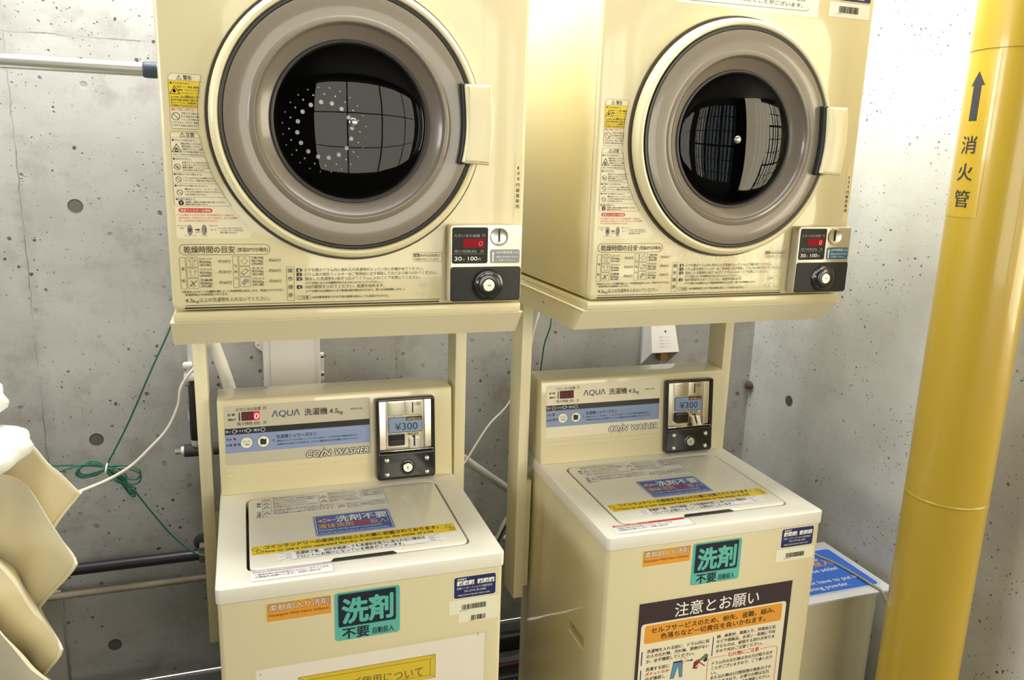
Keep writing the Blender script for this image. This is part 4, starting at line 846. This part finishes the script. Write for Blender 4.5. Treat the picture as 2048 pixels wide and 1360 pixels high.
lathe('hex_plug', Frame((-.052, 0, 0), (0, 1, 0), (0, 0, 1)), 0, 0, [(0, 0), (.0078, 0), (.0085, .002), (.0085, .014), (0, .014)], satin, vl, 6)
bm = bmesh.new(); add_box(bm, -.020, .006, -.016, .010, .192, .214, .005); add_box(bm, -.013, .006, -.012, .008, .210, .228, .003); add_box(bm, -.021, .004, -.020, .0, .226, .243, .006); fin('white_tap', bm, whitep, vl)
lathe('ribbed_hose', Fv, 0, 0, [(.0075, .232)] + [(.0078 + (.0012 if i % 2 else 0), .236 + .0055*i) for i in range(36)], mat('clear_ribbed_hose', (.62, .60, .54), .3), vl, 20)

# white plastic box on the wall, left stack
pb = empty('wall_box', (-.0815, .85, 1.05), 0, 'white plastic junction box on the wall behind the left washer', 'box')
Fq = Frame((0, 0, 0), (1, 0, 0), (0, 0, 1))
link('housing', plate_mesh(Fq, [rr(-.0735, -.19, .0735, .21, .006)], 0, .070, .006), whitep, pb)
link('cover', plate_mesh(Fq, [rr(-.0560, -.175, .0560, .195, .003)], .070, .0760, .002), whitep, pb)
ear = link('mounting_ear', plate_mesh(Fq, [[(-.092, .21), (-.092, .048), (-.088, .040), (-.072, .028), (-.072, .21)]], 0, .008, .001), whitep, pb)
lathe('screw', Fq, -.0845, .050, [(.0035, .008), (.003, .0095), (0, .010)], satin, ear, 12)
for z in (.018, -.032): 
    lt = link('latch', plate_mesh(Fq, [rr(.0735, z-.0135, .0840, z+.0095, .001, 2)], .042, .056, .001), whitep, pb); box('latch_slot', .0755, .0835, -.0565, -.0555, z-.002, z+.003, black, lt)
box('latch_bar', .0735, .0840, -.054, -.046, -.050, .030, whitep, pb, .001)

# outlet with rain hood, right stack
ou = empty('covered_outlet', (1.045, .85, 1.03), 0, 'white rain-hooded power outlet with a plug in it above the right washer', 'outlet')
bm = bmesh.new(); prism(bm, [(0, -.050), (-.012, -.050), (-.012, .092), (0, .092)], -.052, .046, .002); fin('back_plate', bm, mat('grey_outlet_plate', (.45, .47, .50), .4), ou)
bm = bmesh.new()
A = [(-.048, -.012, .088), (.040, -.012, .088), (.044, -.012, -.048), (-.052, -.012, -.048)]; Bq = [(-.046, -.052, .086), (.039, -.052, .086), (.046, -.076, .004), (-.050, -.076, .004)]
va = [bm.verts.new(p) for p in A]; vb = [bm.verts.new(p) for p in Bq]
lo = [bm.verts.new((-.052, -.060, -.048)), bm.verts.new((-.050, -.076, .004))]
bm.faces.new(vb); bm.faces.new((va[0], va[1], vb[1], vb[0])); bm.faces.new((va[1], va[2], vb[2], vb[1])); bm.faces.new((va[3], va[0], vb[0], vb[3]))
bmesh.ops.remove_doubles(bm, verts=bm.verts, dist=1e-5)
hd = fin('rain_hood', bm, whitep, ou, sm=False); sdm = hd.modifiers.new('thick', 'SOLIDIFY'); sdm.thickness = .003; sdm.offset = -1; bv = hd.modifiers.new('round', 'BEVEL'); bv.width = .003; bv.segments = 2
box('socket_block', -.030, .034, -.050, -.012, -.004, .020, mat('brown_socket', (.10, .07, .06), .4), ou, .002)
pl_ = box('plug', -.004, .022, -.050, -.020, -.030, -.004, mat('orange_plug', (.45, .22, .07), .5), ou, .003)
Fh = Frame((0, -.0568, .068), (1, 0, 0), (0, .28, .96)); lathe('keyhole', Fh, .002, 0, [(.0028, 0), (.0028, .0022), (0, .0022)], black, hd, 14)
d = Decal(Frame((0, -.0592, .060), (1, 0, 0), (0, .28, .96))); 
for i in range(4): d.text('防雨形コンセント', -.022, -.012 - .010*i, .0045, ink('#a9a49c'), .040)
d.build('embossed_text', hd)
tag(tube('plug_cord', [(1.054, .818, .996), (1.056, .815, .965), (1.058, .80, .92), (1.05, .78, .80), (1.03, .74, .60), (1.0, .70, .30), (.98, .72, .006)], .0035, cordm), 'white cord hanging from the hooded outlet behind the right washer', 'cord')
tag(lathe('corner_plug', Frame((1.409, .835, .887), (.75, -.66, 0), (0, 0, 1)), 0, 0, [(.013, -.01), (.0135, .004), (.011, .010), (.004, .013), (0, .013)], rust, None, 24), 'small rusty brown plug in the corner of the concrete walls', 'plug')

# ------------------------------------------------------------------ hoses, cords, wires
tag(tube('drain_hose', [(-.300, .66, 1.35), (-.288, .70, 1.20), (-.271, .70, 1.136), (-.254, .70, 1.078), (-.237, .70, 1.011), (-.215, .68, .92), (-.20, .66, .70), (-.20, .66, .35), (-.20, .66, .015)], .0150, hosem, n=20), 'thick white hose curving down beside the left post', 'hose')
tag(tube('drain_hose', [(.20, .66, .90), (.31, .70, .83), (.384, .72, .765), (.453, .72, .709), (.516, .72, .659), (.622, .72, .571), (.70, .70, .42), (.72, .70, .20), (.72, .70, .012)], .0115, hoseg, n=20), 'grey hose slanting down across the gap between the two washers', 'hose')
hb = empty('flat_hose', (.484, .645, .565), 0, 'flat grey hose with dark edge low behind the washers', 'hose')
tube('hose_tube', [(.075, 0, .16), (.045, 0, .095), (.016, 0, .044), (-.006, 0, .002), (-.018, 0, -.05), (-.02, .0, -.2), (-.02, .0, -.54)], .0100, hoseg, hb, n=16)
tube('dark_wire', [(.068, -.012, .150), (.036, -.012, .086), (.008, -.012, .036), (-.013, -.012, -.004), (-.026, -.012, -.05), (-.03, -.012, -.2), (-.03, -.012, -.54)], .0028, black, hb)
eh = empty('floor_hose', (.545, .66, 0), 0, 'short white hose end with dark clamp on the floor between the washers', 'hose')
tube('hose_tube', [(-.10, .02, .026), (-.03, .0, .026), (.04, -.01, .026), (.12, .03, .026)], .026, hosem, eh, n=20)
tube('clamp', [(-.018, -.028, .012), (-.008, -.030, .030), (.002, -.026, .046), (.006, -.010, .052), (.0, .010, .050)], .0028, black, eh); tube('clamp', [(.010, -.029, .012), (-.002, -.031, .030), (-.012, -.026, .046), (-.014, -.010, .052), (-.01, .010, .050)], .0028, black, eh)
tag(tube('white_cord', [(-.24, .62, 1.30), (-.29, .68, 1.14), (-.312, .70, 1.090), (-.336, .70, 1.060), (-.354, .70, 1.028), (-.362, .70, .985), (-.390, .70, .927), (-.433, .70, .880), (-.478, .70, .838), (-.531, .69, .811), (-.589, .64, .806), (-.638, .60, .804), (-.74, .60, .74), (-.80, .62, .40), (-.80, .62, .004)], .0042, cordm), 'white cord sagging left from the post to the cream cover', 'cord')
tag(tube('white_cord', [(.62, .64, 1.30), (.595, .70, 1.211), (.581, .70, 1.162), (.565, .70, 1.098), (.543, .70, 1.018), (.504, .70, .928), (.450, .70, .872), (.410, .70, .813), (.378, .70, .763), (.342, .70, .729), (.25, .68, .66), (.22, .66, .30), (.22, .66, .004)], .0036, cordm), 'white cord hanging between the two dryer stands', 'cord')
gw = empty('earth_wire', (-.536, .72, .832), 0, 'green wire tied in a looped bundle with a white tie, left of the washers', 'wire')
O_ = Vector((-.536, .72, .832))
def rel(l, dy=0): return [Vector(p) - O_ + Vector((0, dy, 0)) for p in l]
WR = .0021
tube('wire_run', rel([(-.30, .650, 1.42), (-.332, .635, 1.29), (-.358, .635, 1.208), (-.415, .66, 1.085), (-.479, .70, .945), (-.536, .72, .836)]), WR, greenw, gw, 8)
tube('wire_run', rel([(-.536, .72, .828), (-.485, .72, .774), (-.448, .74, .699), (-.402, .77, .606), (-.352, .775, .548), (-.317, .768, .538), (-.285, .772, .535)]), WR, greenw, gw, 8)
tube('wire_run', rel([(-.536, .72, .834), (-.600, .70, .852), (-.644, .66, .870), (-.674, .62, .885), (-.75, .60, .84)]), WR, greenw, gw, 8)
tube('wire_run', rel([(-.537, .73, .830), (-.584, .70, .851), (-.627, .66, .854), (-.658, .62, .853), (-.75, .61, .80)]), WR, greenw, gw, 8)
l1 = [[(-.536, .72, .831), (-.572, .72, .845), (-.597, .72, .835), (-.593, .72, .818), (-.562, .72, .816), (-.536, .72, .828)], [(-.536, .72, .831), (-.566, .72, .850), (-.600, .72, .829), (-.585, .72, .814), (-.536, .72, .826)], [(-.536, .72, .831), (-.495, .72, .830), (-.464, .72, .815), (-.462, .72, .798), (-.475, .72, .788), (-.508, .72, .800), (-.536, .72, .831)],
      [(-.536, .72, .828), (-.508, .72, .803), (-.479, .72, .759), (-.488, .72, .757), (-.513, .72, .803), (-.536, .72, .831)], [(-.536, .72, .828), (-.503, .72, .789), (-.476, .72, .768), (-.480, .72, .762), (-.507, .72, .809), (-.536, .72, .832)], [(-.536, .72, .828), (-.521, .72, .804), (-.505, .72, .793), (-.494, .72, .800), (-.512, .72, .823), (-.536, .72, .834)]]
for q, l in enumerate(l1):
    for e in (-1, 1):
        pts = rel(l, -.004*e*(1 + q % 3)); c0 = sum((Vector(p) for p in pts), Vector())/len(pts); pts = [c0 + (p-c0)*(1 + .05*e) if 0 < i < len(pts)-1 else p + Vector((0, 0, .002*e)) for i, p in enumerate(pts)]
        tube('loop', pts, WR, greenw, gw, 8)
bm = bmesh.new(); add_tube(bm, [Vector((.001 + .002*math.sin(t), .020*math.cos(t), .012*math.sin(t)-.001)) for t in [2*PI*i/20 for i in range(20)]], .0022, 8, cyc=True); fin('white_tie', bm, whitep, gw)
tag(tube('earth_wire', [(.64, .64, 1.30), (.628, .70, 1.196), (.621, .70, 1.146), (.615, .72, 1.098), (.620, .745, 1.056), (.621, .76, 1.003), (.625, .79, .919), (.64, .80, .5), (.64, .80, .25)], .0021, greenw, n=8), 'green wire hanging straight down behind the right washer', 'wire')

# ------------------------------------------------------------------ cream cover and white bundles at the left edge
cc = empty('cloth_cover', (-.95, .25, 0), 0, 'cream vinyl cover hanging in pleats at the left edge', 'cover')
rows = [[(-1.35, .36, 1.02), (-.95, .36, 1.03), (-.711, .33, 1.045), (-.640, .31, 1.050), (-.592, .30, 1.047), (-.553, .30, .996), (-.516, .30, .944)],
        [(-1.35, .42, .98), (-.95, .42, .99), (-.742, .38, .972), (-.690, .37, .955), (-.642, .36, .931), (-.610, .35, .893), (-.579, .34, .855)],
        [(-1.35, .30, .99), (-.95, .28, 1.00), (-.690, .24, 1.010), (-.640, .22, 1.020), (-.592, .20, 1.020), (-.553, .20, .935), (-.515, .20, .842)],
        [(-1.35, .38, .84), (-.95, .36, .85), (-.737, .32, .862), (-.690, .31, .840), (-.648, .30, .807), (-.624, .29, .760), (-.603, .28, .718)],
        [(-1.35, .22, .88), (-.95, .19, .93), (-.679, .16, .950), (-.632, .14, .905), (-.588, .12, .840), (-.561, .12, .778), (-.535, .12, .717)],
        [(-1.35, .30, .70), (-.95, .28, .73), (-.726, .24, .765), (-.682, .23, .720), (-.643, .22, .672), (-.614, .21, .645), (-.588, .20, .620)],
        [(-1.35, .14, .74), (-.95, .12, .82), (-.672, .10, .880), (-.636, .07, .850), (-.603, .05, .800), (-.566, .05, .735), (-.531, .05, .680)],
        [(-1.35, .22, .45), (-.95, .20, .48), (-.72, .17, .52), (-.68, .16, .51), (-.65, .15, .50), (-.62, .14, .47), (-.59, .14, .45)],
        [(-1.35, .12, .02), (-.95, .10, .02), (-.72, .06, .02), (-.66, .04, .02), (-.62, .03, .02), (-.58, .03, .02), (-.55, .03, .02)]]
def crom(P, k):
    return spline(P, k)
cols = [spline(r_, 6) for r_ in rows]; nc = len(cols[0]); grid = []
for j in range(nc):
    ctl = [c[j] for c in cols]; sp = spline(ctl, 9); ln = [ctl[i].lerp(ctl[i+1], t/9) for i in range(len(ctl)-1) for t in range(9)] + [ctl[-1]]
    grid.append([a_.lerp(b_, .62) for a_, b_ in zip(sp, ln)])
bm = bmesh.new(); offs = Vector((-.95, .25, 0)); nr = len(grid[0])
for j in range(nc):
    for i in range(nr):
        p = grid[j][i]; s = i/9.0; amp = .0036*min(1, (nc-1-j)/6)
        p = p + Vector((0, amp*math.sin(j*.35 + s*2.1) + .5*amp*math.sin(j*.6 - s*3), amp*.8*math.cos(j*.8 + s*1.7))); grid[j][i] = p
V = [[bm.verts.new(p - offs) for p in col] for col in grid]
for j in range(nc-1):
    for i in range(nr-1): bm.faces.new((V[j][i], V[j+1][i], V[j+1][i+1], V[j][i+1]))
cl = fin('cloth', bm, clothm, cc, ang=80); sd = cl.modifiers.new('thick', 'SOLIDIFY'); sd.thickness = .0018
bm = bmesh.new(); add_tube(bm, [p - offs for p in grid[-1]], .0042, 8); fin('hem', bm, clothm, cc, ang=80)
def bundle(name, c, rx, ry, rz, tilt, label, seed):
    bm = bmesh.new(); bmesh.ops.create_icosphere(bm, subdivisions=4, radius=1); rd = random.Random(seed); ph = [rd.uniform(0, 6) for _ in range(6)]
    for v in bm.verts:
        n_ = v.co.copy(); k = 1 + .05*math.sin(4*n_.x + ph[0]) * math.cos(3*n_.z + ph[1]) + .03*math.sin(9*n_.y + 5*n_.z + ph[2])
        q = Vector((math.copysign(abs(n_.x)**.8, n_.x)*rx, math.copysign(abs(n_.y)**.9, n_.y)*ry, math.copysign(abs(n_.z)**.95, n_.z)*rz))*k
        v.co = Matrix.Rotation(tilt, 3, 'Y') @ q
    o = fin(name, bm, linen, None, ang=80); o.location = c
    return tag(o, label, 'bundle', 'white bundles on the cream cover')
bundle('linen_bundle', (-.732, .246, 1.050), .150, .10, .050, -.12, 'lower white stuffed linen bundle resting on the cream cover', 3)
bundle('linen_bundle', (-.765, .265, 1.150), .150, .12, .048, .05, 'upper white linen bundle at the left edge, above the other bundle', 9)
